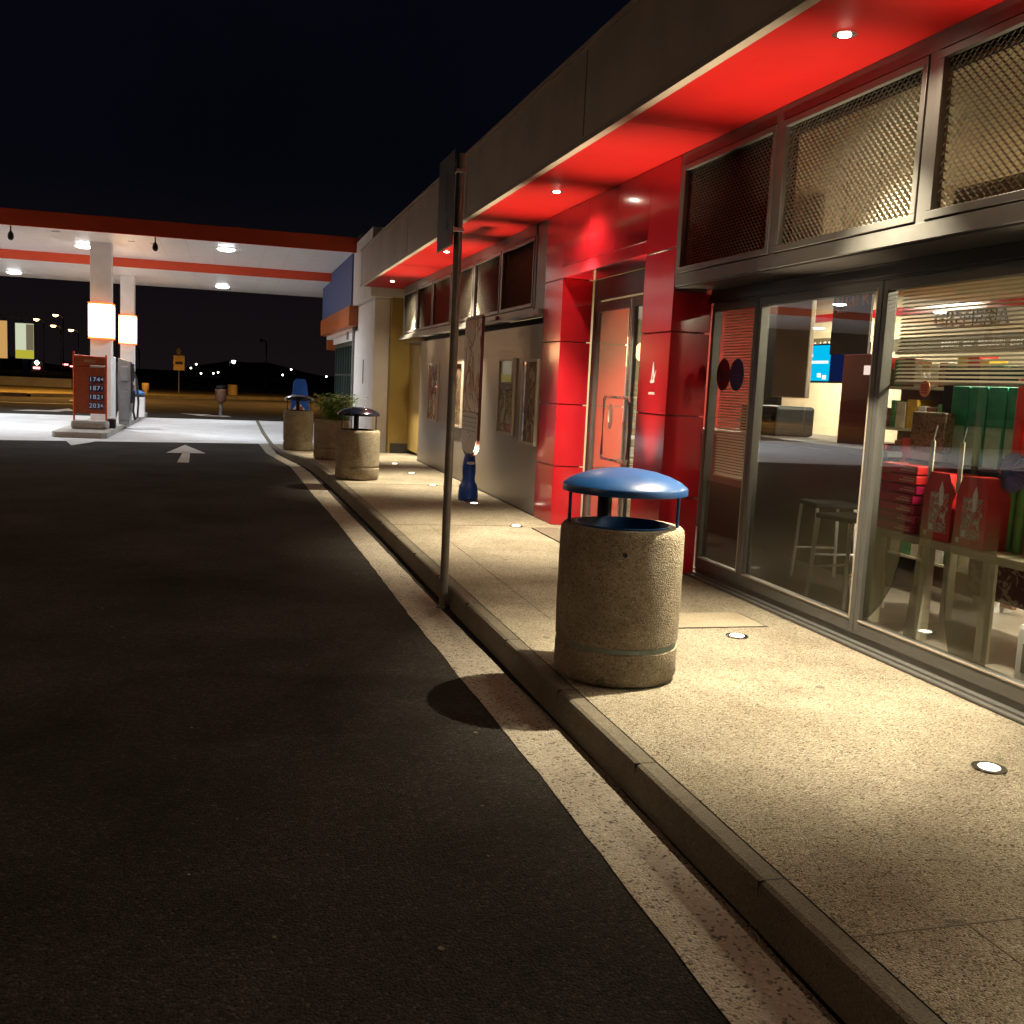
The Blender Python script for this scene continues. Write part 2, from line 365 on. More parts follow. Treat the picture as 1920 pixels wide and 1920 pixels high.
def zstrip(y0, y1, step=0.5):
    b = MB(); prev = None; y = y0
    while y <= y1 + 1e-6:
        cur = (b.bm.verts.new((lerp(KERB, y) + 0.096, y, zt_(y) - .001)), b.bm.verts.new((14.0, y, zt_(y) - .001)))
        if prev: b.bm.faces.new((prev[0], prev[1], cur[1], cur[0]))
        prev = cur; y += step
    return b
struct('pavement', zstrip(-8, 24.5), m_pave)
struct('forecourt_apron', zstrip(24.5, 36.0), m_slab)
b = MB(); b.box(1.0, 14, 36.002, 46, ZR - .05, ZR + .005); struct('side_road', b, m_asph)
# cut joints between the paving bays, the cover slabs
jn = MB()
for yy in (-1.2, 2.35, 10.45, 14.5, 18.3):
    jn.box(lerp(KERB, yy) + 0.1, 3.36, yy - 0.003, yy + 0.003, -0.01, 0.0006)
jn.box(2.098, 2.104, -8, 2.35, -0.01, 0.0007); jn.box(2.03, 2.036, 6.2, 10.4, -0.01, 0.0007)
struct('pavement_joint', jn, mat('joint_sand', (.13, .11, .08), .9, var=.3, vscale=40))
m_cover = aggregate('cover_slab', (0.30, 0.26, 0.19), (0.2, 0.17, 0.12), (0.36, 0.31, 0.23), scale=150, bump=0.3, big=0.3)
cv = thing('access_cover', 'flat rectangular inspection cover slab in the pavement by the shop window', 'cover', (3.12, 6.1, 0))
cv['kind'] = 'thing'
b = MB(); b.box(-0.33, 0.30, -0.20, 0.2, -0.02, 0.004); obj('slab', b, m_cover, cv)
b = MB()
for a in ((-0.345, -0.335, -0.215, 0.215), (0.305, 0.315, -0.215, 0.215), (-0.335, 0.305, -0.215, -0.205), (-0.335, 0.305, 0.205, 0.215)): b.box(*a, -0.01, 0.003)
obj('frame', b, m_framed, cv)
# painted arrows
def marking(name, polys, z=ZR + 0.009):
    b = MB()
    for p in polys: b.bm.faces.new([b.bm.verts.new((x, y, z)) for x, y in p])
    return struct(name, b, m_arrow)
marking('lane_arrow', [[(-0.86, 18.9), (-0.66, 18.9), (-0.72, 21.2), (-0.86, 21.2)], [(-1.16, 21.0), (-0.42, 21.1), (-0.9, 23.3)]], ZR + 0.006)
marking('lane_arrow', [[(-0.9, 38.0), (0.1, 38.3), (0.0, 38.9), (-0.6, 38.9)], [(-1.7, 39.5), (-0.9, 38.0), (-0.6, 39.6)]])
marking('lane_arrow', [[(-6.9, 37.1), (-5.5, 37.3), (-5.4, 38.2), (-6.5, 38.0)], [(-5.9, 38.1), (-5.1, 38.2), (-5.6, 40.4)]])
marking('give_way_triangle', [[(-3.42, 23.9), (-2.62, 23.9), (-3.02, 22.1)]], ZR + 0.014)
marking('lane_line', [[(-9, 44), (-6, 44.6), (-6, 44.9), (-9, 44.3)]]); marking('lane_line', [[(-6.8, 49), (-4.8, 49), (-4.6, 49.5), (-6.8, 49.5)]])
# litter specks on the road
tags = [(0.15, 2.9, 0.012), (0.62, 2.75, 0.02), (0.35, 3.4, 0.01), (1.15, 4.55, 0.022), (-0.6, 6.5, 0.012), (0.9, 3.3, 0.009), (-0.2, 4.4, 0.01), (0.45, 5.8, 0.01), (0.05, 3.75, 0.009), (0.98, 3.72, 0.012)]
words = ['nearest the bottom edge', 'largest, beside the line', 'between two others', 'by the round bin shadow', 'far out on the asphalt', 'close to the white line', 'alone mid road', 'small and farther off', 'low centre of the road', 'just below the bin shadow']
for (x, y, r), wd in zip(tags, words):
    r *= .6
    b = MB(); n = 9; poly = [(x + r * random.uniform(.6, 1) * math.cos(2 * PI * i / n), y + 1.2 * r * random.uniform(.6, 1) * math.sin(2 * PI * i / n)) for i in range(n)]
    b.prism(poly, 'z', ZR + 0.001, ZR + 0.004)
    tag(obj('gum_spot', b, m_kerb), 'pale trodden gum spot on the dark asphalt, ' + wd, 'gum spot', 'gum spots on the road')

# ------------------------------------------------------------------ distance
g = MB(); vs = [g.bm.verts.new(p) for p in ((-80, 40, 0.0), (-9, 52, 0.0), (0, 62, 0), (6, 66, 0), (30, 74, 0), (30, 90, 0.3), (-80, 84, 0.3))]
g.bm.faces.new(vs); struct('grass_verge', g, m_verge)
g = MB()
pts = [(-80, 40), (-9, 52), (0, 62), (6, 66), (30, 74)]
for (ax, ay), (bx, by) in zip(pts, pts[1:]):
    n = Vector((by - ay, ax - bx, 0)).normalized() * 0.25
    g.bm.faces.new([g.bm.verts.new(p) for p in ((ax + n.x, ay + n.y, ZR), (bx + n.x, by + n.y, ZR), (bx + n.x, by + n.y, 0.03), (ax + n.x, ay + n.y, 0.03))])
    g.bm.faces.new([g.bm.verts.new(p) for p in ((ax + n.x, ay + n.y, 0.03), (bx + n.x, by + n.y, 0.03), (bx, by, 0.03), (ax, ay, 0.03))])
struct('far_kerb', g, m_kerb)
g = MB(); random.seed(3); prev = None
for i in range(121):
    a = R(150) - R(120) * i / 120
    h = 5 + 3 * math.sin(i * 0.21) + 4 * math.sin(i * 0.53 + 1) + random.uniform(-.8, .8)
    x0, y0 = 420 * math.cos(a), 420 * math.sin(a)
    cur = (g.bm.verts.new((x0 * 0.7, y0 * 0.7, -6)), g.bm.verts.new((x0, y0, max(3, h) - 4)), g.bm.verts.new((x0 * 1.35, y0 * 1.35, max(3, h) - 3)))
    if prev:
        for k in range(2): g.bm.faces.new((prev[k], cur[k], cur[k + 1], prev[k + 1]))
    prev = cur
struct('hillside', g, m_hill, smooth=True)
g = MB(); g.box(-60, -9.0, 66, 66.4, 0.0, 0.55)
tag(obj('low_wall', g, m_conc), 'long low concrete wall behind the verge under the billboards', 'wall')

# far street lamps -------------------------------------------------
def street_lamp(h, m_l, lens=0.35, arm=1.2, name='street_lamp', label='', rz=0.0, loc=(0, 0, 0), group='lit street lamps beyond the forecourt'):
    t = thing(name, label, 'street lamp', loc, rz, group)
    b = MB(); b.tube([(0, 0, 0), (0, 0, h - 0.5), (0.15 * arm, 0, h - 0.1), (arm, 0, h)], 0.09, 8, 0.05); obj('pole', b, m_grey, t, True)
    b = MB(); b.lathe([(0.05, 0.12), (lens * 0.9, 0.06), (lens, 0.0)], (arm, 0, h), 12); obj('lamp_head', b, m_grey, t, True)
    b = MB(); b.lathe([(lens * 0.85, -0.01), (lens * 0.6, -0.22), (0.05, -0.28)], (arm, 0, h), 12); obj('lamp_lens', b, m_l, t, True)
    return t
RM = _R
def at(px, py, Y):
    d = RM @ Vector(((px - 960), (py - 960), 1920.0)); t = Y / d.y
    return Vector((0, 0, 1.5)) + d * t
p = at(104, 590, 160)
L1 = street_lamp(7.4, e_lamp, 0.46, 1.0, label='brightest amber street lamp, highest left of the front pump column', loc=p - Vector((-1, 0, 7.4)), rz=PI)
for (px, py, lb) in ((68, 598, 'amber street lamp left of the others, nearest the billboards'), (100, 610, 'lower amber street lamp under the highest one'), (133, 618, 'amber street lamp nearest the front pump column')):
    dup(L1, at(px, py, 164) - Vector((-1, 0, 7.4)), lb)
L2 = street_lamp(2.45, e_lampw, 0.22, 0.4, label='single white lit lamp above the far verge, between the two lamp posts', loc=(0.0, 100, 0), rz=0.0)
lp = street_lamp(4.6, m_grey, 0.15, 0.5, label='tall thin unlit lamp post standing alone beyond the verge', loc=(3.35, 100, -0.1), rz=PI, group='unlit lamp posts')
dup(lp, (-7.9, 100, -1.4), 'thin dark lamp post beside the far road sign', 'unlit lamp posts')
# far lights (lit windows and lamps of houses on the hills)
far = [(368, 683, 'upper of the pair right of the road sign'), (377, 700, 'just under the bright hill light'), (385, 712, 'lowest of the left cluster'), (400, 700, 'left of the close pair'), (409, 698, 'right of the close pair'),
       (546, 693, 'above the blue display'), (530, 703, 'left above the blue display'), (612, 706, 'beside the teal shopfront'), (583, 722, 'right of the blue display, first'), (591, 727, 'right of the blue display, second'),
       (540, 733, 'faint, left of the blue display'), (358, 690, 'farthest left on the slope by the sign')]
hl = None
for px, py, wd in far:
    p = at(px, py, 262)
    if hl is None:
        hl = thing('house_light', 'small white light of a far house, ' + wd, 'far light', p, 0, 'lights on the far hillside')
        b = MB(); b.lathe([(0.08, -0.20), (0.2, -0.05), (0.2, 0.08), (0.06, 0.2)], (0, 0, 0), 10); obj('lamp_globe', b, e_lampw, hl, True)
        b = MB(); b.tube([(0, 0, -6), (0, 0, -0.28)], 0.07, 6); obj('pole', b, m_black, hl, True)
    else: dup(hl, p, 'small white light of a far house, ' + wd)
p = at(69, 680, 200); cl = thing('tail_light_cluster', 'white and red lights of a far vehicle below the billboards', 'far vehicle lights', p)
b = MB(); b.lathe([(0.1, -0.4), (0.42, 0), (0.1, 0.4)], (0, 0, 0), 10); obj('lamp_globe', b, e_lampw, cl, True)
b = MB(); b.box(-0.6, 0.5, -0.1, 0.1, -1.1, -0.75, 0.05); obj('red_lamp', b, e_lampr, cl)
b = MB(); b.box(-1.2, 1.2, 0.1, 1.0, -1.9, 0.5, 0.2); obj('body', b, m_black, cl)
p = at(130, 684, 200); cl = thing('tail_light_cluster', 'red streak of lights left of the price board top', 'far vehicle lights', p)
b = MB(); b.box(-1.1, -0.2, -0.1, 0.1, -0.1, 0.15, 0.05); b.box(0.1, 0.9, -0.1, 0.1, -0.35, -0.15, 0.05); obj('red_lamp', b, e_lampr, cl)
b = MB(); b.box(-1.2, 1.2, 0.1, 1.0, -0.9, 0.5, 0.2); obj('body', b, m_black, cl)

# billboards
def billboard(x, y, w_, z0, z1, m_p, label, post=True):
    t = thing('billboard', label, 'billboard', (x, y, 0), 0, 'lit billboards beyond the verge')
    b = MB(); b.box(-w_ / 2 - .06, w_ / 2 + .06, 0.0, 0.2, z0 - .06, z1 + .06, 0.03); obj('frame', b, m_grey, t)
    b = MB(); b.box(-w_ / 2, w_ / 2, -0.02, -0.002, z0, z1, 0.005); obj('poster_panel', b, m_p, t)
    b = MB(); b.box(-0.17, 0.2, 0.02, 0.2, 0, z0 - .06); obj('post', b, mat('blue_post', (0.02, 0.08, 0.28), 0.5, var=.1) if post else m_black, t)
    for k, s in enumerate((-1, 1)):
        b = MB(); b.tube([(s * .25 * w_ - .8, 0.1, z1 + .25), (s * .25 * w_ - .4, -.2, z1 + .42), (s * .25 * w_ + .05, -.4, z1 + .32), (s * .25 * w_ + .2, -.45, z1 + .12)], 0.03, 6); obj('lamp_arm', b, m_grey, t, True)
        b = MB(); b.box(s * .25 * w_ + .12, s * .25 * w_ + .34, -.55, -.35, z1 + .0, z1 + .14, .03); obj('lamp_head', b, m_grey, t)
    return t
bt = billboard(-13.1, 75, 1.12, 1.65, 3.95, e_bill, 'lit pale green billboard on a blue post with yellow foot')
b = MB(); b.box(-0.555, 0.555, -0.03, -0.021, 1.66, 2.2); obj('lower_band', b, emis('yellow_band', (0.62, 0.56, 0.05), 0.75), bt)
b = MB(); b.box(0.10, 0.55, -0.03, -0.021, 2.21, 3.9); obj('picture', b, emis('dim_picture', (0.20, 0.17, 0.10), 0.8), bt)
billboard(-14.75, 75, 1.2, 1.6, 4.05, e_bill2, 'lit orange billboard at the left edge of the picture', False)
# road sign, bollards, brown bin
sg = thing('road_sign', 'small square yellow road sign on a thin pole beyond the verge', 'road sign', (-2.85, 64, .54)); sg.scale = (.64, .64, .64)
b = MB(); b.tube([(0, 0, -0.8), (0, 0, 3.1)], 0.05, 8); obj('pole', b, m_grey, sg, True)
b = MB(); b.box(-0.48, 0.5, -0.09, -0.05, 1.3, 2.65, .02); obj('sign_plate', b, mat('yellow_plate', (0.55, 0.36, 0.12), 0.4, var=.1), sg)
b = MB(); b.box(-0.32, 0.34, -0.10, -0.092, 1.85, 2.1); obj('writing_bar', b, m_black, sg)
b = MB(); b.lathe([(0.2, 0), (0.28, 0.3), (0.12, 0.6)], (0, -.05, 2.75), 12); obj('sign_top', b, m_grey, sg, True)
for (x, y, lb, pr) in ((-4.52, 61.5, 'yellowish goblet-shaped bollard just right of the rear pump column', [(0.10, 0), (0.11, 0.12), (0.18, 0.2), (0.2, 0.55), (0.19, 0.58)]), (0.22, 66, 'squat cylinder planter in yellow light on the far verge', [(0.27, 0), (0.29, 0.1), (0.29, 0.62), (0.26, 0.64)])):
    b = MB(); b.lathe(pr, (0, 0, 0), 20); o = obj('bollard' if y < 63 else 'planter', b, mat('ochre_concrete', (0.45, 0.33, 0.14), 0.8, var=.2, vscale=6), None, True, (x, y, 0)); tag(o, lb, 'bollard' if y < 63 else 'planter')
bb = thing('litter_bin', 'brown round litter bin on a short post at the far edge of the forecourt', 'litter bin', (-0.27, 38.6, ZR))
b = MB(); b.lathe([(0.06, 0), (0.06, 0.55)], (0, 0, 0), 12); obj('post', b, m_grey, bb, True)
b = MB(); b.lathe([(0.14, 0.5), (0.19, 0.6), (0.2, 0.96), (0.19, 0.98)], (0, 0, 0), 20); obj('body', b, mat('brown_wood_slats', (0.13, 0.06, 0.03), 0.6, var=.3, vscale=10), bb, True)
b = MB(); b.lathe([(0.17, 1.02), (0.17, 1.08), (0.08, 1.12)], (0, 0, 0), 20); obj('lid', b, m_black, bb, True)

# mast lamps added out of sight to light the verge and far road
def added_mast(x, y, rz, label, pw):
    t = street_lamp(7.9, e_lamp, 0.25, 1.2, name='street_lamp', label=label, loc=(x, y, ZR), rz=rz, group='added amber mast lamps lighting the far road')
    light('added_lamp_glow', 'SPOT', t, (1.2, 0, 7.4), pw, (1.0, 0.50, 0.13), (0, 0, 0), 0.2, R(150), 1.0)
    return t
added_mast(-5.92, 53, PI, 'added amber mast lamp over the far road, its pole behind the front canopy column', 12000)
added_mast(-21, 47, 0, 'added amber mast lamp over the far road, out past the left billboard', 12000)
added_mast(6.6, 55, PI, 'added amber mast lamp over the far road, hidden behind the shop', 9000)
t = street_lamp(8.5, e_lamp, 0.3, 1.5, name='street_lamp', label='added warm street lamp across the lane, out of the picture on the left', loc=(-13.5, 2.0, ZR), rz=0.0, group='added warm street lamps beside the lane')  # unseen lamp added to brighten the roof fascia and the road
light('added_lamp_glow', 'SPOT', t, (1.5, 0, 8.0), 1400, (1.0, 0.62, 0.36), (0, 0, 0), 0.25, R(165), .8)
t = dup(t, (-13.5, 17.0, ZR), 'added warm street lamp across the lane, farther on, out of the picture')  # second added lamp, also out of view
light('added_lamp_glow', 'SPOT', t, (1.5, 0, 8.0), 900, (1.0, 0.62, 0.36), (0, 0, 0), 0.25, R(165), .8)

# ------------------------------------------------------------------ canopy over the pumps
cp = thing('fuel_canopy', 'white fuel station canopy with orange red fascia bands on two columns', 'canopy', (0, 0, 0))
b = MB(); b.box(-34, 3.3, 24.93, 30.6, 4.43, 4.66); obj('front_roof', b, m_whitep, cp)
b = MB(); b.box(-34, 3.35, 24.85, 24.93, 4.40, 4.745); obj('front_fascia', b, m_orange, cp)
b = MB(); b.box(-34, 3.3, 30.68, 37.2, 4.20, 4.60); obj('rear_roof', b, m_whitep, cp)
b = MB(); b.box(-34, 3.35, 30.6, 30.68, 4.19, 4.66); obj('rear_fascia', b, m_orange, cp)
b = MB()
for i in range(60):
    x = 3.2 - i * 0.6; b.box(x - .003, x + .003, 24.95, 30.58, 4.4285, 4.4305); b.box(x - .003, x + .003, 30.7, 37.1, 4.1985, 4.2005)
obj('soffit_joint', b, mat('canopy_joint', (.6, .6, .6), .5), cp)
for (x0, x1, y0, y1, zt, zl0, zl1, nm) in ((-3.28, -2.80, 27.2, 27.65, 4.428, 2.13, 2.98, 'front'), (-3.2, -2.80, 33.6, 34.0, 4.198, 2.16, 3.02, 'rear')):
    b = MB(); b.box(x0, x1, y0, y1, ZR, zt, 0.012); col = obj('column', b, m_whitep, cp)
    b = MB(); b.box(x0 - .04, x1 + .04, y0 - .06, y1 + .06, zl0 + .02, zl1 - .02, 0.03); obj('light_box', b, e_box, col)
    b = MB(); b.box(x0 - .048, x1 + .048, y0 - .068, y1 + .068, zl0 - .012, zl0 + .02, 0.01); b.box(x0 - .048, x1 + .048, y0 - .068, y1 + .068, zl1 - .02, zl1 + .012, 0.01); obj('light_box_rim', b, e_boxe, col)
    light('light_box_glow', 'POINT', cp, ((x0 + x1) / 2 - .5, y0 - .5, (zl0 + zl1) / 2), 16, (1.0, 0.5, 0.22), size=0.3)
    light('light_box_glow', 'POINT', cp, ((x0 + x1) / 2 + .6, y1 + .5, (zl0 + zl1) / 2), 16, (1.0, 0.5, 0.22), size=0.3)
# vents / brackets
b = MB(); b.box(-3.9, -3.72, 25.6, 25.7, 4.424, 4.429); b.box(-2.35, -2.2, 26.4, 26.5, 4.424, 4.429); b.box(-1.85, -1.7, 26.5, 26.55, 4.424, 4.429); obj('ceiling_grille', b, m_grey, cp)
# lamps
lampc = None
names = {0: 'canopy lamp in the front bay, nearest the shop', 1: 'canopy lamp in the front bay, beside the front column', 2: 'canopy lamp in the rear bay, nearest the shop', 3: 'canopy lamp in the rear bay, left of the rear column'}
spots = [(-0.1, 26.3, 4.43), (-3.52, 28.1, 4.43), (-0.24, 35.0, 4.20), (-6.4, 35.05, 4.20), (-7.0, 28.1, 4.43), (-10.4, 28.1, 4.43), (-10.4, 35.05, 4.2), (-3.4, 36.2, 4.2), (-14, 28.1, 4.43), (-14, 35, 4.2)]
spots = [s for i, s in enumerate(spots) if i != 7]
for i, (x, y, z) in enumerate(spots):
    lb = names.get(i, 'canopy lamp %s' % ('over the far left lanes, %s' % ['front row first', 'front row second', 'rear row first', 'front row last', 'rear row last'][i - 4]))
    if lampc is None:
        lampc = thing('canopy_lamp', lb, 'ceiling lamp', (x, y, z), 0, 'white canopy lamps')
        b = MB(); b.lathe([(0.24, -0.001), (0.25, -0.02), (0.215, -0.03)], (0, 0, 0), 28); obj('rim', b, m_whitep, lampc, True)
        b = MB(); b.lathe([(0.21, -0.03), (0.19, -0.055), (0.1, -0.075)], (0, 0, 0), 28); obj('lens', b, e_can, lampc, True)
        t = lampc
    else: t = dup(lampc, (x, y, z), lb)
for i, (x, y, z) in enumerate(spots):
    light('canopy_lamp_light', 'SPOT', None, (x, y, z - .1), 860, (0.86, 0.94, 1.0), (0, 0, 0), 0.18, R(150), 0.7)
# hanging cameras below the front fascia
hc = thing('hanging_camera', 'dark drop-shaped camera hanging from the canopy edge, left one', 'camera', (-4.62, 25.0, 4.40), 0, 'cameras hanging from the canopy edge')
b = MB(); b.tube([(0, 0, 0), (0, 0, -0.13)], 0.015, 8); obj('stem', b, m_black, hc, True)
b = MB(); b.lathe([(0.02, -0.11), (0.055, -0.17), (0.065, -0.24), (0.05, -0.29), (0.02, -0.31)], (0, 0, 0), 16); obj('housing', b, m_black, hc, True)
dup(hc, (-1.64, 25.0, 4.40), 'dark drop-shaped camera hanging from the canopy edge, right of the front column')

# ------------------------------------------------------------------ pump island
isl = MB(); isl.prism([(-3.78, 24.75), (-3.70, 24.55), (-2.72, 24.5), (-2.62, 24.6), (-2.60, 36.2), (-2.75, 36.5), (-3.6, 36.5), (-3.76, 36.2)], 'z', ZR, ZR + 0.13)
o = struct('pump_island', isl, m_conc)
pb = thing('price_board', 'red framed fuel price board with rows of white digits', 'price board', (-3.14, 26.0, ZR + 0.13), -0.03)
zb = 0.0
b = MB(); b.box(-0.40, 0.40, -0.22, 0.26, 0, 0.20, 0.06); obj('plinth', b, m_conc, pb)
for s in (-1, 1):
    b = MB(); b.tube([(s * 0.355, 0, 0.18), (s * 0.355, 0, 1.80 if s < 0 else 1.74)], 0.022, 10); obj('post', b, m_orange, pb, True)
b = MB(); b.tube([(-0.355, 0, 1.70), (0.355, 0, 1.68)], 0.02, 8); b.tube([(-0.355, 0, 1.47), (0.355, 0, 1.46)], 0.014, 8); obj('crossbar', b, m_orange, pb, True)
m_brd = mat('price_board_red', (0.30, 0.058, 0.018), 0.4, var=.12, vscale=5)
b = MB(); b.box(-0.33, 0.33, -0.03, 0.03, 1.49, 1.67, .006); obj('header_panel', b, m_brd, pb)
b = MB(); b.box(-0.33, 0.33, -0.03, 0.03, 0.36, 1.45, .006); obj('panel', b, m_brd, pb)
b = MB(); b.box(0.0, 0.32, -0.05, -0.032, 1.44, 1.475, .004); obj('shelf', b, m_trim, pb)
m_dig = emis('price_digit', (0.62, 0.66, 0.80), 0.36); m_navy = mat('digit_tile', (0.03, 0.03, 0.09), 0.35, var=.1)
for r_, (txt, small) in enumerate((('174', '4'), ('187', '1'), ('182', '3'), ('203', '6'))):
    z = 1.16 - r_ * 0.205
    b = MB()
    for k in range(4): b.box(-0.02 + k * 0.085, 0.058 + k * 0.085 - (.02 if k == 3 else 0), -0.04, -0.0315, z - .08, z + .08, .003)
    tile = obj('price_row', b, m_navy, pb)
    for k, ch in enumerate(txt): textobj('digit', ch, 0.15, m_dig, tile, (0.018 + k * 0.085, -0.043, z), FACE_NY, .002)
    textobj('digit', small, 0.11, m_dig, tile, (0.265, -0.043, z + .01), FACE_NY, .002)
textobj('header_writing', 'PREZZI', 0.08, m_trim, pb, (0, -0.033, 1.58), FACE_NY, .001)
# small weeds behind the board's foot
wd = MB(); random.seed(5)
for i in range(90):
    x, y = random.uniform(-.28, .3), random.uniform(.0, .22); h = random.uniform(.05, .16); a = random.uniform(0, PI); dx, dy = .012 * math.cos(a), .012 * math.sin(a)
    lx, ly = random.uniform(-.05, .05), random.uniform(-.05, .05)
    wd.bm.faces.new([wd.bm.verts.new(p) for p in ((x - dx, y - dy, 0), (x + dx, y + dy, 0), (x + lx, y + ly, h))])
m_leaf = mat('plant_leaf', (0.17, 0.30, 0.05), 0.55, var=0.4, vscale=8)
m_leaf2 = mat('dry_plant_leaf', (0.34, 0.36, 0.10), 0.6, var=0.4, vscale=8)
o = obj('weeds', wd, m_leaf2, None, False, (-3.1, 26.42, ZR + .13)); tag(o, 'small dry weeds behind the foot of the price board', 'weeds', kind='stuff')

pm = thing('fuel_pump', 'grey fuel dispenser with looping black hoses on both sides', 'fuel pump', (-2.60, 28.6, ZR + 0.13))
m_pumpg = mat('pump_grey', (0.19, 0.18, 0.175), 0.35, metal=.2, var=.1, vscale=5)
b = MB(); b.prism([(-0.13, 0.0), (0.13, 0.0), (0.16, 1.0), (0.14, 1.62), (-0.15, 1.70), (-0.16, 1.0)], 'y', -0.3, 0.32); obj('cabinet', b, m_pumpg, pm)
b = MB(); b.box(-0.26, -0.17, -1.0, -0.6, -.0, 1.72, .02); obj('side_cladding', b, m_whitep, pm)
b = MB(); b.box(-0.09, 0.10, -0.33, -0.301, 1.12, 1.5, .01); obj('display_panel', b, m_grey, pm)
b = MB(); b.box(-0.11, 0.11, -0.315, -0.301, 0.12, 0.88, .01); obj('service_door', b, m_grey, pm)
for s in (-1, 1):
    b = MB(); b.box(s * 0.185 - .02, s * 0.185 + .02, -0.28, 0.28, 0.55, 1.58, .015); hb = obj('nozzle_boot', b, m_black, pm)
    for k in range(3):
        yy = -0.2 + k * 0.18
        b = MB(); b.tube([(s * .21, yy, 1.10), (s * .25, yy - .02, 1.02), (s * .23, yy - .02, 0.88)], 0.022, 8); b.box(s * .22 - .02, s * .22 + .02, yy - .03, yy + .03, 1.02, 1.12, .01)
        obj('nozzle', b, mat('nozzle_grip', (0.45, 0.36, 0.30), .4, var=.1), pm, True)
        b = MB(); b.tube([(s * .20, yy, 1.42), (s * .28, yy - .03, 1.15), (s * .33, yy - .06, 0.6), (s * .31, yy - .08, 0.2), (s * .25, yy - .06, 0.12), (s * .20, yy - .03, .35), (s * .23, yy, 0.88)], 0.014, 8)
        obj('hose', b, m_rubber, pm, True)
fb = thing('bottle_rack', 'small black and white bottle rack beside the price board foot', 'rack', (-2.72, 26.5, ZR + .13))
b = MB(); b.box(-.1, .1, -.1, .1, 0, .22, .02); obj('box', b, m_black, fb)
b = MB(); b.box(-.085, .085, -.085, .085, .222, .27, .01); obj('top', b, m_whitep, fb)
wb = thing('waste_station', 'white cabinet with a blue lid at the rear pump column', 'cabinet', (-2.62, 33.0, ZR + .13))
b = MB(); b.box(-.17, .17, -.2, .2, 0, .60, .015); obj('cabinet', b, m_whitep, wb)
b = MB(); b.box(-.15, .14, -.17, .17, .603, .68, .01); obj('opening', b, m_black, wb)
b = MB(); b.lathe([(.19, .685), (.18, .73), (.1, .78), (.03, .8)], (0, 0, 0), 24); obj('lid', b, mat('bright_blue_lid', (.03, .2, .55), .3, var=.1), wb, True)

# ------------------------------------------------------------------ far shop (white, yellow, blue sign, teal glass)
sh = thing('far_shop', 'white and yellow shop building with blue and orange sign box and dark teal glass front', 'building', (0, 0, 0))
b = MB(); b.box(3.32, 9, 22.0, 22.3, -.12, 4.0); obj('yellow_wall', b, m_yellow, sh)
b = MB(); b.box(3.36, 3.95, 21.88, 21.999, -.1, .12); obj('plinth', b, m_framed, sh)
b = MB(); b.box(3.0, 3.32, 22.32, 25.9, -0.16, 3.18); obj('white_wall', b, m_white, sh)
b = MB(); b.box(2.985, 3.0, 24.0, 24.08, 1.35, 1.9, .003); obj('wall_sign', b, m_grey, sh)
b = MB(); b.box(2.86, 3.9, 21.98, 25.3, 3.20, 4.62); obj('upper_wall', b, m_white, sh)
b = MB(); b.box(3.0, 9, 25.32, 33.6, 2.62, 4.9); obj('rear_upper_wall', b, m_white, sh)
b = MB(); b.box(2.82, 2.998, 25.32, 33.3, 3.22, 4.62, .0); obj('blue_sign_box', b, m_blue, sh)
b = MB(); b.box(2.78, 2.998, 25.32, 33.35, 2.72, 3.20, .0); obj('orange_sign_band', b, m_orange2, sh)
b = MB(); b.box(3.0, 3.35, 33.4, 33.6, 2.30, 2.6); obj('orange_corner', b, m_orange2, sh)
b = MB(); b.box(3.05, 3.10, 25.95, 26.15, -.15, 2.60); obj('door_post', b, m_tealf, sh)
b = MB(); b.box(3.10, 3.14, 26.2, 31.3, 0.08, 2.30); obj('glass_front', b, m_teal, sh)
b = MB()
for i in range(9):
    yy = 26.2 + i * 0.64; b.box(3.06, 3.10, yy - .035, yy + .035, 0.08, 2.30)
b.box(3.055, 3.1, 26.2, 31.35, -.15, .08); b.box(3.055, 3.10, 26.2, 31.35, 2.30, 2.40); b.box(3.06, 3.10, 26.2, 31.3, 1.50, 1.56)
obj('glass_front_frame', b, m_tealf, sh)
b = MB(); b.box(3.0, 3.05, 26.2, 31.4, 2.41, 2.6); obj('white_lintel', b, m_whitep, sh)
b = MB(); b.box(3.14, 9, 26.2, 31.3, 0, .02); b.box(4.2, 4.3, 26.2, 31.3, .02, 2.6); obj('inner_wall', b, m_dark, sh)
b = MB(); b.tube([(2.99, 25.98, 0.02), (2.99, 25.98, 2.75), (2.99, 25.98, 3.19)], .05, 10); obj('downpipe', b, m_grey, sh, True)
b = MB(); b.box(2.96, 3.0, 27.3, 27.5, 2.45, 2.66, .02); obj('wall_lamp', b, m_grey, sh)

# ------------------------------------------------------------------ main building
bd = thing('service_building', 'long roadside cafe building with red soffit, red portal and big shop windows', 'building', (0, 0, 0))
ZS = 3.35; XF = 2.58; YE = 21.55
rf = MB(); rf.box(XF, 14, -10, YE, ZS + .03, 4.04); roof = obj('roof', rf, m_fascia, bd)
b = MB(); b.box(XF - .012, XF + .05, -10, YE + .01, ZS - .012, ZS + .029); obj('drip_edge', b, m_trim, roof)
b = MB(); b.box(XF - .02, XF + .10, -10, YE + .02, 4.043, 4.085); obj('coping', b, m_fascia, roof)
for i in range(8):
    yy = -8.5 + i * 4.05; b = MB(); b.box(XF - .003, XF, yy - .006, yy + .006, ZS + .05, 4.03)
    obj('panel_joint', b, m_framed, roof)
b = MB(); b.box(XF + .052, 3.9, -10, YE - .02, ZS, ZS + .028); obj('soffit', b, m_soffit, bd)
b = MB()
for yy in (1.1, 6.95, 13.0, 17.0): b.box(XF + .055, 3.38, yy - .002, yy + .002, ZS - .0015, ZS)
obj('soffit_joint', b, m_redgap, bd)
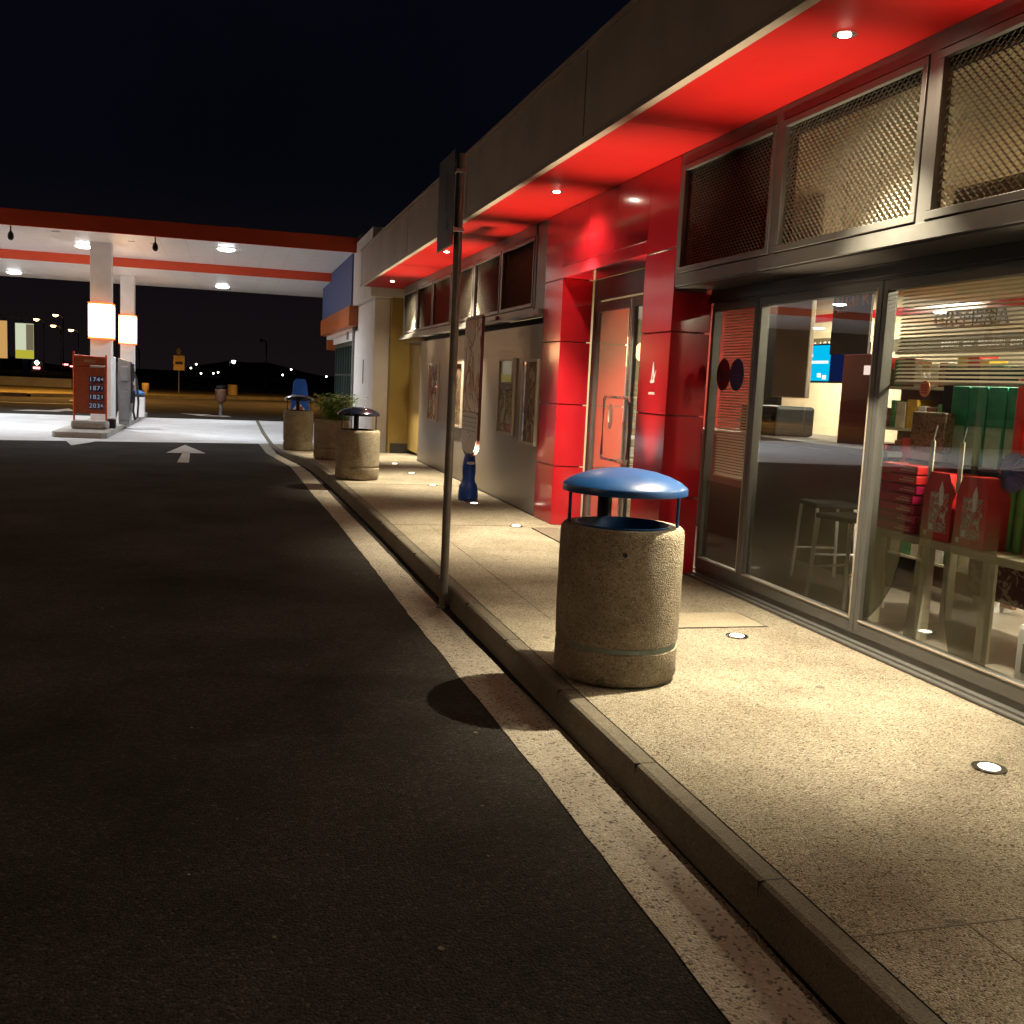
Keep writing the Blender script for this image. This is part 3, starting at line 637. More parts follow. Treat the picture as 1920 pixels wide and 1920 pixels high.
# taupe wall of the left wing
b = MB(); b.box(3.42, 3.70, 11.22, 18.95, 0.0, 2.20); wl = obj('taupe_wall', b, m_wall, bd)
b = MB(); b.box(3.72, 3.80, 18.95, 22.0, 0.0, 3.34); obj('recess_wall', b, m_yellow, bd)
b = MB(); b.box(3.44, 3.72, 18.95, 20.9, 2.2, 2.22); obj('ledge', b, m_frame, bd)
b = MB(); b.box(3.405, 3.419, 11.22, 18.95, 0.0, 0.02); obj('wall_base', b, m_framed, wl)
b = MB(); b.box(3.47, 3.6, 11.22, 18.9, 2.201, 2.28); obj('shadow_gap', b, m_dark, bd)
# portal ----------------------------------------------------------
PX = 3.40; O0, O1, OZ = 8.30, 10.55, 2.64; PA, PB = 7.68, 11.20
pt = MB(); pt.box(PX + .014, 3.70, O1 + .014, PB - .002, 0.0, ZS - .002); pt.box(PX + .014, 3.70, PA + .014, O0 - .014, 0.0, ZS - .002); pt.box(PX + .014, 3.70, O0 - .0139, O1 + .0139, OZ + .014, ZS - .002)
portal = obj('portal', pt, m_redgap, bd)
b = MB(); G = 0.006
zs = [0.0, 0.64, 1.31, 1.98, OZ - .0]
for z0, z1 in zip(zs, zs[1:]):
    b.box(PX, PX + .013, O1, PB, z0 + G, z1 - G, .002); b.box(PX, PX + .013, PA, O0, z0 + G, z1 - G, .002)
    b.box(PX + .0135, 3.74, O1, O1 + .013, z0 + G, z1 - G, .002)       # far jamb, facing the camera
    b.box(PX + .0135, 3.74, O0 - .013, O0, z0 + G, z1 - G, .002)       # near jamb
    b.box(PX + .0135, 3.74, PA, PA + .013, z0 + G, min(z1, 2.30) - G, .002)   # outer return beside the window
    b.box(PX + .0135, 3.41, PB - .013, PB, z0 + G, z1 - G, .002)
b.box(PX + .0135, 3.74, O0 + .001, O1 - .001, OZ, OZ + .013, .002)     # lintel underside
b.box(PX - .012, PX + .013, O0 - .02, O1 + .02, OZ + .003, OZ + .115, .004)   # lintel band
vy = [PA, O0 - .024, 9.06, 9.82, O1 + .024, PB]
for k, (y0, y1) in enumerate(zip(vy, vy[1:])): b.box(PX, PX + .013, y0 + G / 1.5, y1 - G / 1.5, OZ + (G if k in (0, 4) else .122), ZS - .006, .002)
obj('red_panel', b, m_red, portal)
# emblem on the near pier
em = MB()
em.prism([(0.0, 0.12), (0.012, 0.12), (0.045, -0.05), (0.022, -0.05), (0.006, 0.06), (-0.012, -0.05), (-0.03, -0.05)], 'y', -0.001, 0.0012)
em.prism([(-0.045, -0.042), (-0.03, -0.03), (0.0, -0.036), (0.035, 0.0), (0.07, 0.055), (0.05, -0.005), (0.01, -0.055), (-0.03, -0.055)], 'y', -0.0022, -0.001)
eo = obj('emblem', em, mat('white_emblem', (.75, .75, .8), .4), portal); eo.location = (PX - .003, 7.985, 1.62); eo.rotation_euler = (0, 0, -PI / 2)
textobj('emblem_writing', 'AUTOGRILL', 0.028, bpy.data.materials['white_emblem'], portal, (PX - .002, 7.985, 1.48), FACE_NX, .001, sx=0.9)
# door ------------------------------------------------------------
DX = 3.76
fr = MB(); fr.box(DX, DX + .06, O0, O1, 2.42, OZ, 0); fr.box(DX, DX + .06, O1 - .06, O1 - .001, 0, 2.42); fr.box(DX, DX + .06, O0 + .001, O0 + .06, 0, 2.42); obj('door_frame', fr, m_framed, bd)
for (y0, y1, hs) in ((9.46, O1 - .065, 1), (O0 + .065, 9.44, -1)):
    f = MB(); s_ = 0.065
    f.box(DX + .005, DX + .05, y0, y0 + s_, .01, 2.40, .004); f.box(DX + .005, DX + .05, y1 - s_, y1, .01, 2.40, .004)
    f.box(DX + .006, DX + .049, y0 + s_, y1 - s_, 2.30, 2.40); f.box(DX + .006, DX + .049, y0 + s_, y1 - s_, .01, .12)
    d = obj('door', f, m_frame, bd)
    q = MB(); q.quad((DX + .024, y0 + s_, .12), (DX + .024, y0 + s_, 2.30), (DX + .024, y1 - s_, 2.30), (DX + .024, y1 - s_, .12)); obj('door_glass', q, m_glass2, d)
    ye = y0 + .10 if hs > 0 else y1 - .10
    yo = ye + hs * .22
    h = MB(); h.tube([(DX + .0, ye - hs * .07, 1.42), (DX - .09, ye - hs * .07, 1.42), (DX - .10, ye, 1.42), (DX - .10, yo, 1.42), (DX - .10, yo + hs * .02, 1.38), (DX - .10, yo + hs * .02, .84), (DX - .10, yo, .80), (DX - .10, ye, .80), (DX - .09, ye - hs * .07, .80), (DX, ye - hs * .07, .80)], .014, 10)
    obj('door_handle', h, m_steel, d, True)
    q = MB(); q.box(DX - .001, DX + .004, y0 + .004, y0 + .016, .02, 2.38); q.box(DX - .001, DX + .004, y1 - .016, y1 - .004, .02, 2.38); obj('steel_edge', q, m_steel, d)
# oval sticker and small notice on the door
st = MB(); n = 28
st.prism([(9.93 + .07 * math.cos(2 * PI * i / n), 1.22 + .13 * math.sin(2 * PI * i / n)) for i in range(n)], 'x', DX + .020, DX + .0235)
so = obj('door_sticker', st, mat('brown_sticker', (.12, .05, .04), .4), bd)
for k, r in enumerate((.028, .045, .06)):
    q = MB(); q.tube([(DX + .018, 9.93 + r * .8 * math.cos(a), 1.22 + r * 1.25 * math.sin(a)) for a in [R(-60 + i * 20) for i in range(7)]], .004, 6); obj('sticker_ring', q, m_trim, so, True)
q = MB(); q.box(DX + .018, DX + .022, 9.86, 10.12, .22, .52); nn = obj('door_notice', q, m_whitep, bd)
q = MB(); q.prism([(9.90, .26), (10.06, .26), (10.04, .40), (9.98, .47), (9.93, .40)], 'x', DX + .0155, DX + .0178); obj('notice_mark', q, m_orange, nn)
b = MB(); b.box(3.10, 3.38, O0 + .35, O1 - .3, .0005, .012); tag(obj('door_mat', b, mat('mat_brown', (.11, .085, .06), .95, var=.3, vscale=30)), 'dark flat mat on the pavement before the red portal', 'door mat')
# clerestory mesh windows ------------------------------------------
CX = 3.40
def mesh_panel(y0, y1, z0, z1):
    """expanded metal: tilted zigzag ribbons meeting at their nodes"""
    b = MB(); dy = 0.023; dz = 0.0225; ny = int((y1 - y0) / dy); nz_ = int((z1 - z0) / dz)
    for k in range(nz_ + 1):
        z = z0 + k * dz; prev = None
        for i in range(ny + 1):
            yy = y0 + (y1 - y0) * i / ny; up = 1 if (i + k) % 2 == 0 else -1
            zc = min(max(z + up * dz * 0.42, z0), z1)
            cur = (b.bm.verts.new((CX + .034, yy, zc - .0038)), b.bm.verts.new((CX + .045, yy, zc + .0038)))
            if prev: b.bm.faces.new((prev[0], prev[1], cur[1], cur[0]))
            prev = cur
    return b
def clerestory(ys_, z0, z1, ztop, label=None):
    f = MB()
    f.box(CX, CX + .09, ys_[0], ys_[-1], z0 - .09, z0 + .001, .004); f.box(CX, CX + .09, ys_[0], ys_[-1], z1 - .001, ztop, 0)
    for yy in ys_: f.box(CX + .002, CX + .088, yy - .035, yy + .035, z0, z1)
    cw = obj('clerestory', f, m_frame, bd)
    proto = None
    for y0, y1 in zip(ys_, ys_[1:]):
        a, c = y0 + .043, y1 - .043
        s = MB()
        s.box(CX - .006, CX + .03, a, c, z0 + .008, z0 + .05, .003); s.box(CX - .006, CX + .03, a, c, z1 - .05, z1 - .008, .003)
        s.box(CX - .006, CX + .03, a, a + .04, z0 + .0505, z1 - .0505, .003); s.box(CX - .006, CX + .03, c - .04, c, z0 + .0505, z1 - .0505, .003)
        sa = obj('sash', s, m_frame, cw)
        if proto is None: proto = obj('mesh_screen', mesh_panel(a + .03, c - .03, z0 + .04, z1 - .04), m_mesh, sa); ref = a
        else:
            o = proto.copy(); C.objects.link(o); o.parent = sa; o.location = (0, a - ref, 0)
    return cw
YS = [-1.5, 0.04, 1.58, 3.12, 4.66, 6.17, 7.67]
clerestory(YS, 2.42, 3.26, 3.348)
YS2 = [11.24, 13.15, 14.70, 16.26, 17.84, 19.46, 21.0]
YS2 = [11.24 + i * 1.56 for i in range(7)]
YS2 = [21.0 - 1.56 * i for i in range(7)][::-1]; YS2[0] = 11.64
cw2 = clerestory([11.64, 13.2, 14.76, 16.32, 17.88, 19.44, 21.0], 2.40, 3.22, 3.348)
b = MB(); b.box(3.41, 3.6, 11.21, 11.60, 2.29, 3.348); obj('frame_filler', b, m_frame, bd)
b = MB(); b.box(3.29, 3.40, 11.22, 20.98, 2.27, 2.30, .003); b.box(3.34, 3.398, 11.22, 21.0, 2.301, 2.36, .003); obj('sill', b, m_frame, bd)
b = MB(); b.box(3.52, 3.56, 11.65, 20.98, 2.38, 3.3); obj('clerestory_back', b, m_dark, bd)
b = MB(); b.box(3.41, 3.50, 21.035, 21.06, 2.3, 3.34); obj('end_cap', b, m_frame, bd)
b = MB(); b.box(3.41, 3.83, -10, PA - .001, 2.318, 2.329); obj('recess_head', b, m_framed, bd)
# lower shop windows -----------------------------------------------
GX = 3.75
def window(y0, y1, lbl=None):
    f = MB()
    f.box(GX, GX + .07, y0 + .0, y0 + .045, .07, 2.22, .003); f.box(GX, GX + .07, y1 - .045, y1, .07, 2.22, .003)
    f.box(GX + .001, GX + .069, y0 + .045, y1 - .045, .07, .16, .003); f.box(GX + .001, GX + .069, y0 + .045, y1 - .045, 2.16, 2.22)
    w_ = obj('window', f, m_frame, bd)
    q = MB(); q.quad((GX + .03, y0 + .045, .16), (GX + .03, y0 + .045, 2.16), (GX + .03, y1 - .045, 2.16), (GX + .03, y1 - .045, .16)); obj('glass_pane', q, m_glass, w_)
    q = MB(); q.box(GX - .003, GX + .001, y0 + .04, y0 + .05, .15, 2.18); q.box(GX - .003, GX + .001, y0 + .04, y1 - .04, .152, .162); obj('steel_bead', q, m_trim, w_)
    return w_
wins = []
ly = [-8.0, -6.5, -5.0, -3.5, -2.05, -0.56, 0.93, 2.42, 3.92, 5.42, 6.92, 7.68]
for y0, y1 in zip(ly, ly[1:]): wins.append(window(y0 + .004, y1 - .004))
b = MB(); b.box(GX - .02, GX + .10, -10, PA, 2.222, 2.317); b.box(GX - .035, GX - .021, -10, PA, 2.235, 2.245); obj('window_head', b, m_framed, bd)
b = MB(); b.box(GX - .03, GX + .09, -10, PA - .002, .0, .028, .004); b.box(GX + .01, GX + .07, -10, PA - .002, .028, .069); b.box(GX - .075, GX - .035, -10, PA - .002, .0, .02, .006); obj('window_track', b, m_frame, bd)
def blind(win, y0, y1, z0, z1, tilt=32):
    b = MB(); z = z1; ca, sa = math.cos(R(tilt)) * .0125, math.sin(R(tilt)) * .0125
    while z > z0:
        for s in (0,):
            b.bm.faces.new([b.bm.verts.new(p) for p in ((GX + .10 - ca, y0, z - sa), (GX + .10 + ca, y0, z + sa), (GX + .10 + ca, y1, z + sa), (GX + .10 - ca, y1, z - sa))])
        z -= .0225
    b.box(GX + .09, GX + .11, y0, y1, z0 - .02, z0 - .005)
    o = obj('blind', b, m_blind, win)
    return o
for k in (7, 8): blind(wins[k], ly[k] + .06, ly[k + 1] - .06, 1.63, 2.24)
blind(wins[10], ly[10] + .06, ly[11] - .04, .86, 2.24)
for k in (5, 6): blind(wins[k], ly[k] + .06, ly[k + 1] - .06, 1.63, 2.24)
# stickers on the glass
def disc(y, z, ry, rz, m, name, win, x=GX + .026, t=.003):
    q = MB(); n = 32; q.prism([(y + ry * math.cos(2 * PI * i / n), z + rz * math.sin(2 * PI * i / n)) for i in range(n)], 'x', x, x + t)
    return obj(name, q, m, win)
m_st1 = mat('burgundy_sticker', (.09, .008, .012), .4, var=.1); m_st2 = mat('navy_sticker', (.006, .02, .09), .4, var=.1)
disc(7.46, 1.655, .115, .125, m_st1, 'round_sticker', wins[10]); disc(7.235, 1.655, .115, .125, m_st2, 'round_sticker', wins[10])
disc(7.46, 1.655, .03, .033, m_st2, 'sticker_mark', wins[10], GX + .022)
q = MB(); q.box(GX + .021, GX + .0245, 7.16, 7.30, 1.645, 1.652); q.box(GX + .021, GX + .0245, 7.18, 7.29, 1.62, 1.626); obj('sticker_mark', q, mat('blue_mark', (.04, .1, .25), .4), wins[10])
disc(4.99, 1.585, .045, .045, mat('orange_sticker', (.75, .28, .12), .4), 'round_sticker', wins[8]); wins_txt = textobj('sticker_writing', 'HO', .05, m_whitep, wins[8], (GX + .024, 4.995, 1.655), FACE_NX, .001)
q = MB()
for k in range(4): q.box(GX + .020, GX + .0245, 4.965, 5.015, 1.56 + k * .014, 1.566 + k * .014)
obj('sticker_mark', q, mat('red_mark', (.5, .03, .02), .4), wins[8])
# see-through brown tinted shapes low on the glass
m_tint = tintmat('brown_glass_tint', (.030, .026, .013), .55, 1.02, .50)
def tint_shape(win, pts, name='tinted_shape'):
    q = MB(); q.prism(pts, 'x', GX + .026, GX + .0275); return obj(name, q, m_tint, win)
tint_shape(wins[8], [(5.37, .17), (5.37, 1.02), (5.06, 1.02), (5.05, .8), (5.07, .6), (5.12, .42), (5.20, .30), (5.30, .20)])
tint_shape(wins[8], [(4.97, .17), (4.86, .17), (4.80, .8), (4.76, 1.02), (4.92, 1.02), (4.91, .7)])
tint_shape(wins[8], [(4.66, .50), (4.64, .32), (4.58, .17), (4.30, .17), (4.30, 1.02), (4.62, 1.02), (4.645, .8)])
tint_shape(wins[7], [(3.85, .17), (3.85, 1.02), (3.55, 1.02), (3.55, .6), (3.62, .3), (3.7, .17)])
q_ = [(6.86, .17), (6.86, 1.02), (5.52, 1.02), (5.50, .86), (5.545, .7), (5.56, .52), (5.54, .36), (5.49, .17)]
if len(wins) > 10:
    idx = [k for k, (a, b__) in enumerate(zip(ly, ly[1:])) if abs(a - 5.42) < .01][0]; tint_shape(wins[idx], q_)
    idx = [k for k, (a, b__) in enumerate(zip(ly, ly[1:])) if abs(a - 6.92) < .01][0]; tint_shape(wins[idx], [(7.62, .17), (7.62, .80), (6.98, .80), (6.98, .17)])

# ------------------------------------------------------------------
# interior shell ---------------------------------------------------
b = MB(); b.box(GX + .12, 12, -10, 18.5, .0, .01); obj('shop_floor', b, m_floor, bd)
b = MB(); b.box(8.2, 8.3, -10, 14.5, .012, 3.3); b.box(GX + .12, 8.19, 14.4, 14.5, .012, 3.3); b.box(3.75, 8.2, -10.1, -10, 0, 3.3); obj('back_wall', b, m_cwall, bd)
b = MB(); b.box(3.62, 8.2, -10, 14.4, 3.30, 3.34); obj('shop_ceiling', b, m_cwall, bd)
b = MB(); b.box(6.5, 6.56, 11.35, 12.0, .011, 3.29); obj('dark_partition', b, m_dark, bd)
b = MB(); b.box(8.17, 8.199, 2, 14.4, 2.60, 2.70); obj('red_wall_band', b, m_red, bd)
b = MB(); b.box(3.50, 3.56, -10, 7.65, 2.36, 2.5); b.box(3.5, 3.56, -10, 7.65, 3.2, 3.3); b.box(3.52, 3.56, 6.2, 7.65, 2.5, 3.2); b.box(3.83, 3.86, -10, 3.6, 2.33, 2.72); obj('inner_beam', b, m_dark, bd)
b = MB(); b.box(4.7, 4.95, 3.0, 6.1, 2.55, 2.95, .01); b.box(4.7, 4.95, 6.12, 7.0, 2.45, 2.6, .01); obj('hanging_bulkhead', b, mat('tan_bulkhead', (.26, .21, .14), .6, var=.05), bd)
b = MB(); b.box(5.0, 5.05, 8.26, 8.86, 1.5, 3.3, .01); obj('square_pillar', b, mat('taupe_pillar', (.42, .36, .28), .6, var=.06), bd)
b = MB(); b.box(6.9, 7.0, 7.0, 9.3, .01, 1.80); obj('red_partition', b, mat('brown_partition', (.10, .018, .014), .5, var=.2), bd)
b = MB(); b.box(6.2, 8.19, 14.33, 14.39, .011, 3.29); obj('red_partition', b, mat('dark_red_wall', (.22, .012, .012), .5, var=.1), bd)

# ------------------------------------------------------------------ shop contents
INT = [(5.9, 2.5, 3.1), (6.3, 7.6, 3.1), (6.8, 12.2, 3.1), (5.6, -2.0, 3.1), (4.82, 4.7, 3.1)]  # last lamp is added, out of sight, to brighten the window goods
for i, (x, y, z) in enumerate(INT):
    t = thing('shop_ceiling_lamp', 'square warm ceiling lamp inside the shop, %s' % ['above the gift table', 'near the hanging board', 'over the bar at the back', 'behind the camera end', 'added unseen close above the window display'][i], 'ceiling lamp', (x, y, 2.95 if i < 4 else 2.545), 0, 'warm lamps on the shop ceiling')
    hw = .5 if i < 4 else .09
    b = MB(); b.box(-hw, hw, -hw, hw, -.05, -.001, .01); obj('housing', b, m_whitep, t)
    b = MB(); b.box(-hw * .92, hw * .92, -hw * .92, hw * .92, -.06, -.051); obj('diffuser', b, e_white, t)
    light('shop_lamp_light', 'AREA', t, (0, 0, -.08), [150, 150, 260, 30, 150][i], (1.0, .87, .62), (0, 0, 0), hw * 1.8)
m_wood = mat('pale_wood', (.52, .49, .36), .45, var=.08, vscale=6)
tb = thing('display_table', 'pale wooden display table with gift boxes behind the shop window', 'table', (4.45, 5.25, .01))
b = MB(); b.box(-.22, .45, -1.0, .78, .60, .65, .006); obj('tabletop', b, m_wood, tb)
for (x, y) in ((-.18, -.95), (-.18, .70), (.40, -.95), (.40, .70), (-.18, .2), (-.18, -.35)):
    b = MB(); b.box(x - .03, x + .03, y - .03, y + .03, 0, .60, .004); obj('leg', b, m_wood, tb)
b = MB(); b.box(.25, .28, -.98, .76, .66, 1.75, .004); b.box(.0, .27, -.98, .76, 1.10, 1.12); obj('shelf_back', b, m_dark, tb)
# stacked magenta boxes
m_mag = mat('magenta_carton', (.50, .012, .085), .28, var=.08, vscale=10, coat=.2); m_redc = mat('red_carton', (.62, .03, .03), .3, var=.06, vscale=9, coat=.2)
m_greenc = mat('green_carton', (.03, .30, .17), .35, var=.25, vscale=6); m_tealc = mat('pale_teal_carton', (.28, .52, .40), .35, var=.12, vscale=10)
gl = ['bottom one', 'second from the bottom', 'third from the bottom', 'middle one', 'fifth from the bottom', 'second from the top', 'top one']
for k in range(7):
    t = thing('gift_box', 'flat magenta gift box in the window stack, ' + gl[k], 'gift box', (4.42 + random.uniform(-.01, .01), 5.80 + random.uniform(-.012, .012), .662 + k * .064), 0, 'magenta boxes stacked on the display table')
    b = MB(); b.box(-.17, .17, -.19, .19, 0, .058, .008); obj('carton', b, m_mag if k < 5 else m_redc, t)
    b = MB(); b.box(-.1735, -.1705, -.17, -.02, .018, .028); b.box(-.1735, -.1705, -.17, -.06, .036, .042); obj('label_strip', b, mat('pink_print_%d' % 0, (.8, .45, .4), .4) if k == 0 else bpy.data.materials['pink_print_0'], t)
m_snow = printmat('snowy_print', [(.62, .08, .06), (.7, .55, .5), (.16, .12, .12), (.75, .72, .68)], (28, 28, 28), seed=2.0)
for k, (y, lb) in enumerate(((5.40, 'red gift carton with a snowy tree picture, beside the magenta stack'), (5.10, 'red gift carton with a snowy tree picture, nearest the bottles'))):
    t = thing('gift_carton', lb, 'gift box', (4.36, y, .662), 0, 'red cartons standing on the display table')
    b = MB(); b.prism([(-.13, 0), (.13, 0), (.135, .30), (.09, .42), (-.09, .42), (-.135, .30)], 'x', -.10, .10); obj('carton', b, m_redc, t)
    b = MB(); b.box(-.1035, -.1005, -.10, .07, .05, .30); obj('picture', b, m_snow, t)
    b = MB(); b.prism([(-.05, .22), (-.02, .22), (-.015, .32), (-.035, .37), (-.055, .32)], 'x', -.107, -.1035); obj('picture_tree', b, m_whitep, t)
    b = MB(); b.box(-.1035, -.1005, .075, .10, .02, .05); b.box(-.107, -.1036, .02, .055, .06, .10); obj('mark', b, m_whitep, t)
for k in range(4):
    y = 5.60 - k * .165
    t = thing('panettone_box', 'tall green patterned carton in the back row, %s' % ['far left', 'second', 'third', 'beside the red tubes'][k], 'gift box', (4.58, y, 1.125), 0, 'green cartons on the raised shelf')
    b = MB(); b.box(-.07, .07, -.078, .078, -.02, .50, .006); obj('carton', b, m_greenc, t)
    b = MB(); b.box(-.0735, -.0705, -.065, .065, .0, .25); obj('label_print', b, m_tealc, t)
for k, (y, lb) in enumerate(((5.52, 'narrow cream price strip between the magenta stack and the green cartons'), (5.25, 'narrow cream price strip between the green cartons'))):
    t = thing('shelf_strip', lb, 'price strip', (4.28, y, .97), 0, 'cream price strips')
    b = MB(); b.box(-.004, .004, -.02, .02, 0, .31, .002); obj('strip', b, mat('cream_strip', (.62, .66, .50), .5, var=.04) if k == 0 else bpy.data.materials['cream_strip'], t)
    b = MB(); b.tube([(.0, 0, .305), (.02, 0, .40)], .004, 6); obj('hook', b, m_grey, t)
cols = [('red', (.78, .05, .03)), ('red', (.78, .05, .03)), ('lime', (.30, .46, .06)), ('violet', (.12, .09, .24)), ('red', (.78, .05, .03)), ('lime', (.30, .46, .06))]
for k in range(6):
    y = 4.985 - k * .085
    nm, cc = cols[k]
    t = thing('wrapping_roll', '%s tall tube standing upright in the window display, %s' % (nm, ['first from the left', 'second from the left', 'third', 'fourth', 'fifth', 'last on the right'][k]), 'tube', (4.45, y, .665), 0, 'upright tubes in the window display')
    b = MB(); b.lathe([(.034, 0), (.036, .01), (.036, .42)], (0, 0, 0), 18); obj('lower_tube', b, mat('green_tube_%d' % k, (.10, .32, .06) if k != 2 else (.75, .10, .03), .35, var=.2, vscale=12), t, True)
    b = MB(); b.lathe([(.037, .425), (.037, 1.0), (.034, 1.01)], (0, 0, 0), 18); obj('upper_tube', b, mat('tube_%d' % k, cc, .35, var=.1, vscale=12), t, True)
# shelf of packets behind the magenta stack
ps_ = thing('product_shelf', 'brown shelf unit with rows of small coloured packets behind the gift table', 'shelf unit', (5.35, 6.75, .01))
b = MB(); b.box(.10, .14, -.75, .75, .05, 1.78)
obj('back_panel', b, mat('shelf_brown', (.16, .07, .04), .5, var=.1), ps_)
random.seed(31); pk = [mat('packet_%s' % n_, c_, .4, var=.2, vscale=14) for n_, c_ in (('red', (.55, .04, .03)), ('cream', (.65, .58, .42)), ('yellow', (.65, .40, .05)), ('brown', (.20, .08, .04)), ('white', (.75, .72, .66)), ('green', (.08, .25, .08)))]
for r_ in range(5):
    z = .30 + r_ * .33
    b = MB(); b.box(-.18, .099, -.75, .75, z - .02, z, .003); obj('shelf_board', b, m_wood, ps_)
    y = -.72
    while y < .62:
        wd_ = random.uniform(.07, .16); hh = random.uniform(.14, .26)
        b = MB(); b.box(-.16, .0, y, y + wd_ - .01, z + .001, z + hh, .006); o = obj('packet', b, random.choice(pk), ps_)
        y += wd_
# purple pleated ribbon rosette
ro = thing('ribbon_rosette', 'dark purple pleated ribbon rosette hanging among the tubes', 'rosette', (4.37, 4.93, 1.13))
b = MB(); n = 40
c0 = b.bm.verts.new((-.03, 0, 0)); ring = [b.bm.verts.new((.02 * (i % 2), .115 * math.cos(2 * PI * i / n), .115 * math.sin(2 * PI * i / n))) for i in range(n)]
for i in range(n): b.bm.faces.new((c0, ring[i], ring[(i + 1) % n]))
obj('ribbon', b, mat('purple_ribbon', (.08, .06, .20), .4, var=.1), ro)
b = MB(); b.lathe([(.03, -.01), (.03, .01)], (0, 0, 0), 16); o = obj('centre', b, m_st2, ro); o.rotation_euler = (0, PI / 2, 0); o.location = (-.035, 0, 0)
# items left on upper shelf above magenta stack
t = thing('tray_pack', 'pale packs with dark squiggle print above the magenta stack', 'pack', (4.50, 5.80, 1.13))
b = MB(); b.box(-.06, .06, -.17, .17, .06, .32, .01); obj('pack', b, printmat('squiggle_print', [(.35, .31, .24), (.35, .31, .24), (.06, .04, .03), (.38, .33, .26)], (22, 22, 22), seed=5), t)
b = MB(); b.box(-.065, .06, -.14, .15, -.0, .055, .006); obj('tray', b, m_whitep, t)
t = thing('crate', 'dark printed crate under the display table', 'crate', (4.78, 4.95, .01))
b = MB(); b.box(-.2, .2, -.28, .5, .30, .56, .01); obj('box', b, printmat('dark_print', [(.05, .012, .01), (.07, .02, .015), (.05, .012, .01), (.25, .2, .15)], (12, 12, 12), seed=3), t)
t = thing('bucket', 'white bucket with a bright blue band on the floor inside the shop', 'bucket', (5.5, 6.25, .01))
b = MB(); b.lathe([(.13, 0), (.16, .22)], (0, 0, 0), 28); obj('body', b, m_whitep, t, True)
b = MB(); b.lathe([(.161, .221), (.168, .30), (.165, .31)], (0, 0, 0), 28); obj('band', b, mat('cyan_band', (.01, .28, .62), .35), t, True)
t = thing('paper_sack', 'white paper sack on the shop floor at the right edge of the window', 'sack', (4.05, 4.18, .01))
b = MB(); b.box(-.12, .12, -.12, .1, 0, .40, .03); obj('sack', b, m_whitep, t)
b = MB(); b.box(-.125, -.121, -.06, .04, .15, .30); obj('label_print', b, m_grey, t)
# cafe counter, screen, sign boards
ct = thing('cafe_counter', 'dark cafe counter deep inside the shop', 'counter', (6.0, 9.5, .01))
b = MB(); b.box(-.9, .3, -2.4, 1.4, 0, 1.05, .01); obj('base', b, mat('dark_counter', (.035, .025, .025), .3, var=.2), ct)
b = MB(); b.box(-.95, .35, -2.45, 1.45, 1.052, 1.10, .008); obj('worktop', b, m_grey, ct)
cm = thing('coffee_machine', 'black espresso machine on the dark cafe counter', 'coffee machine', (5.5, 9.6, 1.112))
b = MB(); b.box(-.22, .22, -.38, .38, .0, .30, .03); obj('housing', b, m_black, cm)
b = MB(); b.box(-.25, -.221, -.3, .3, .12, .22, .01); obj('front_panel', b, m_black, cm)
for k in range(2):
    b = MB(); b.tube([(-.24, -.15 + k * .3, .14), (-.36, -.15 + k * .3, .12)], .02, 10); obj('handle', b, m_black, cm, True)
tv = thing('wall_screen', 'bright cyan lit screen with white lines of writing inside the shop', 'screen', (6.0, 9.50, 1.70))
b = MB(); b.box(.002, .07, -.62, .64, -.03, .38, .01); obj('housing', b, m_black, tv)
b = MB(); b.box(-.004, .001, -.03, .62, -.01, .36); obj('bright_picture', b, e_tv, tv)
b = MB(); b.box(-.004, .001, -.60, -.032, -.01, .36); obj('dark_picture', b, e_tvd, tv)
b = MB(); b.box(-.008, -.0045, .30, .58, .24, .27); b.box(-.008, -.0045, .0, .54, .17, .20)
for y_, z_ in ((.5, .06), (.42, .07), (.16, .05), (.06, .03)): b.box(-.008, -.0045, y_ - .04, y_ + .03, z_ - .025, z_ + .02)
obj('writing', b, e_tvw, tv)
hb = thing('hanging_board', 'grey brown hanging board with orange lettering behind the window glass', 'sign board', (4.30, 6.56, 1.83))
m_hb = mat('hanging_board_grey', (.11, .085, .075), .5, var=.06)
b = MB(); b.box(-.01, .01, -.235, .235, 0, .62, .004); obj('board', b, m_hb, hb)
textobj('writing', 'mark', .20, mat('orange_letter', (.75, .16, .04), .5), hb, (-.013, -.01, .40), FACE_NX, .002, sx=1.0)
textobj('small_writing', 'Jmarket', .04, m_whitep, hb, (-.013, .11, .31), FACE_NX, .001)
b = MB(); b.tube([(0, -.2, .62), (0, -.2, 1.46)], .004, 6); b.tube([(0, .2, .62), (0, .2, 1.46)], .004, 6); obj('wire', b, m_steel, hb)
mb_ = thing('menu_board', 'dark menu board with pale lettering on the cream back wall', 'menu board', (8.12, 13.0, 2.10))
b = MB(); b.box(.0, .04, -.95, .55, 0, .26, .006); obj('board', b, mat('olive_board', (.10, .09, .055), .5, var=.05), mb_)
textobj('writing', 'A VIAGGIO', .2, m_whitep, mb_, (-.006, -.2, .13), FACE_NX, .003)
cb = thing('wall_lettering', 'large dark lettering on the cream wall seen through the blind', 'lettering', (8.15, 10.1, 2.50))
textobj('writing', 'CREMERIA', .27, m_framed, cb, (0, .0, .0), FACE_NX, .01)
b = MB(); b.box(0, .02, -2.4, 1.4, -.36, -.20, .0); ob_ = obj('strip', b, bpy.data.materials['olive_board'], cb)
textobj('strip_writing', 'panini  bar  tabacchi  giornali  snack', .13, m_whitep, cb, (-.006, -.5, -.28), FACE_NX, .003)
sk = thing('poster_stand', 'burgundy poster stand with small lit tag behind the middle pane', 'stand', (5.4, 7.98, .01))
b = MB(); b.box(-.02, .02, -.30, .30, .3, 1.90, .01); obj('panel', b, mat('burgundy_panel', (.16, .01, .012), .5, var=.15), sk)
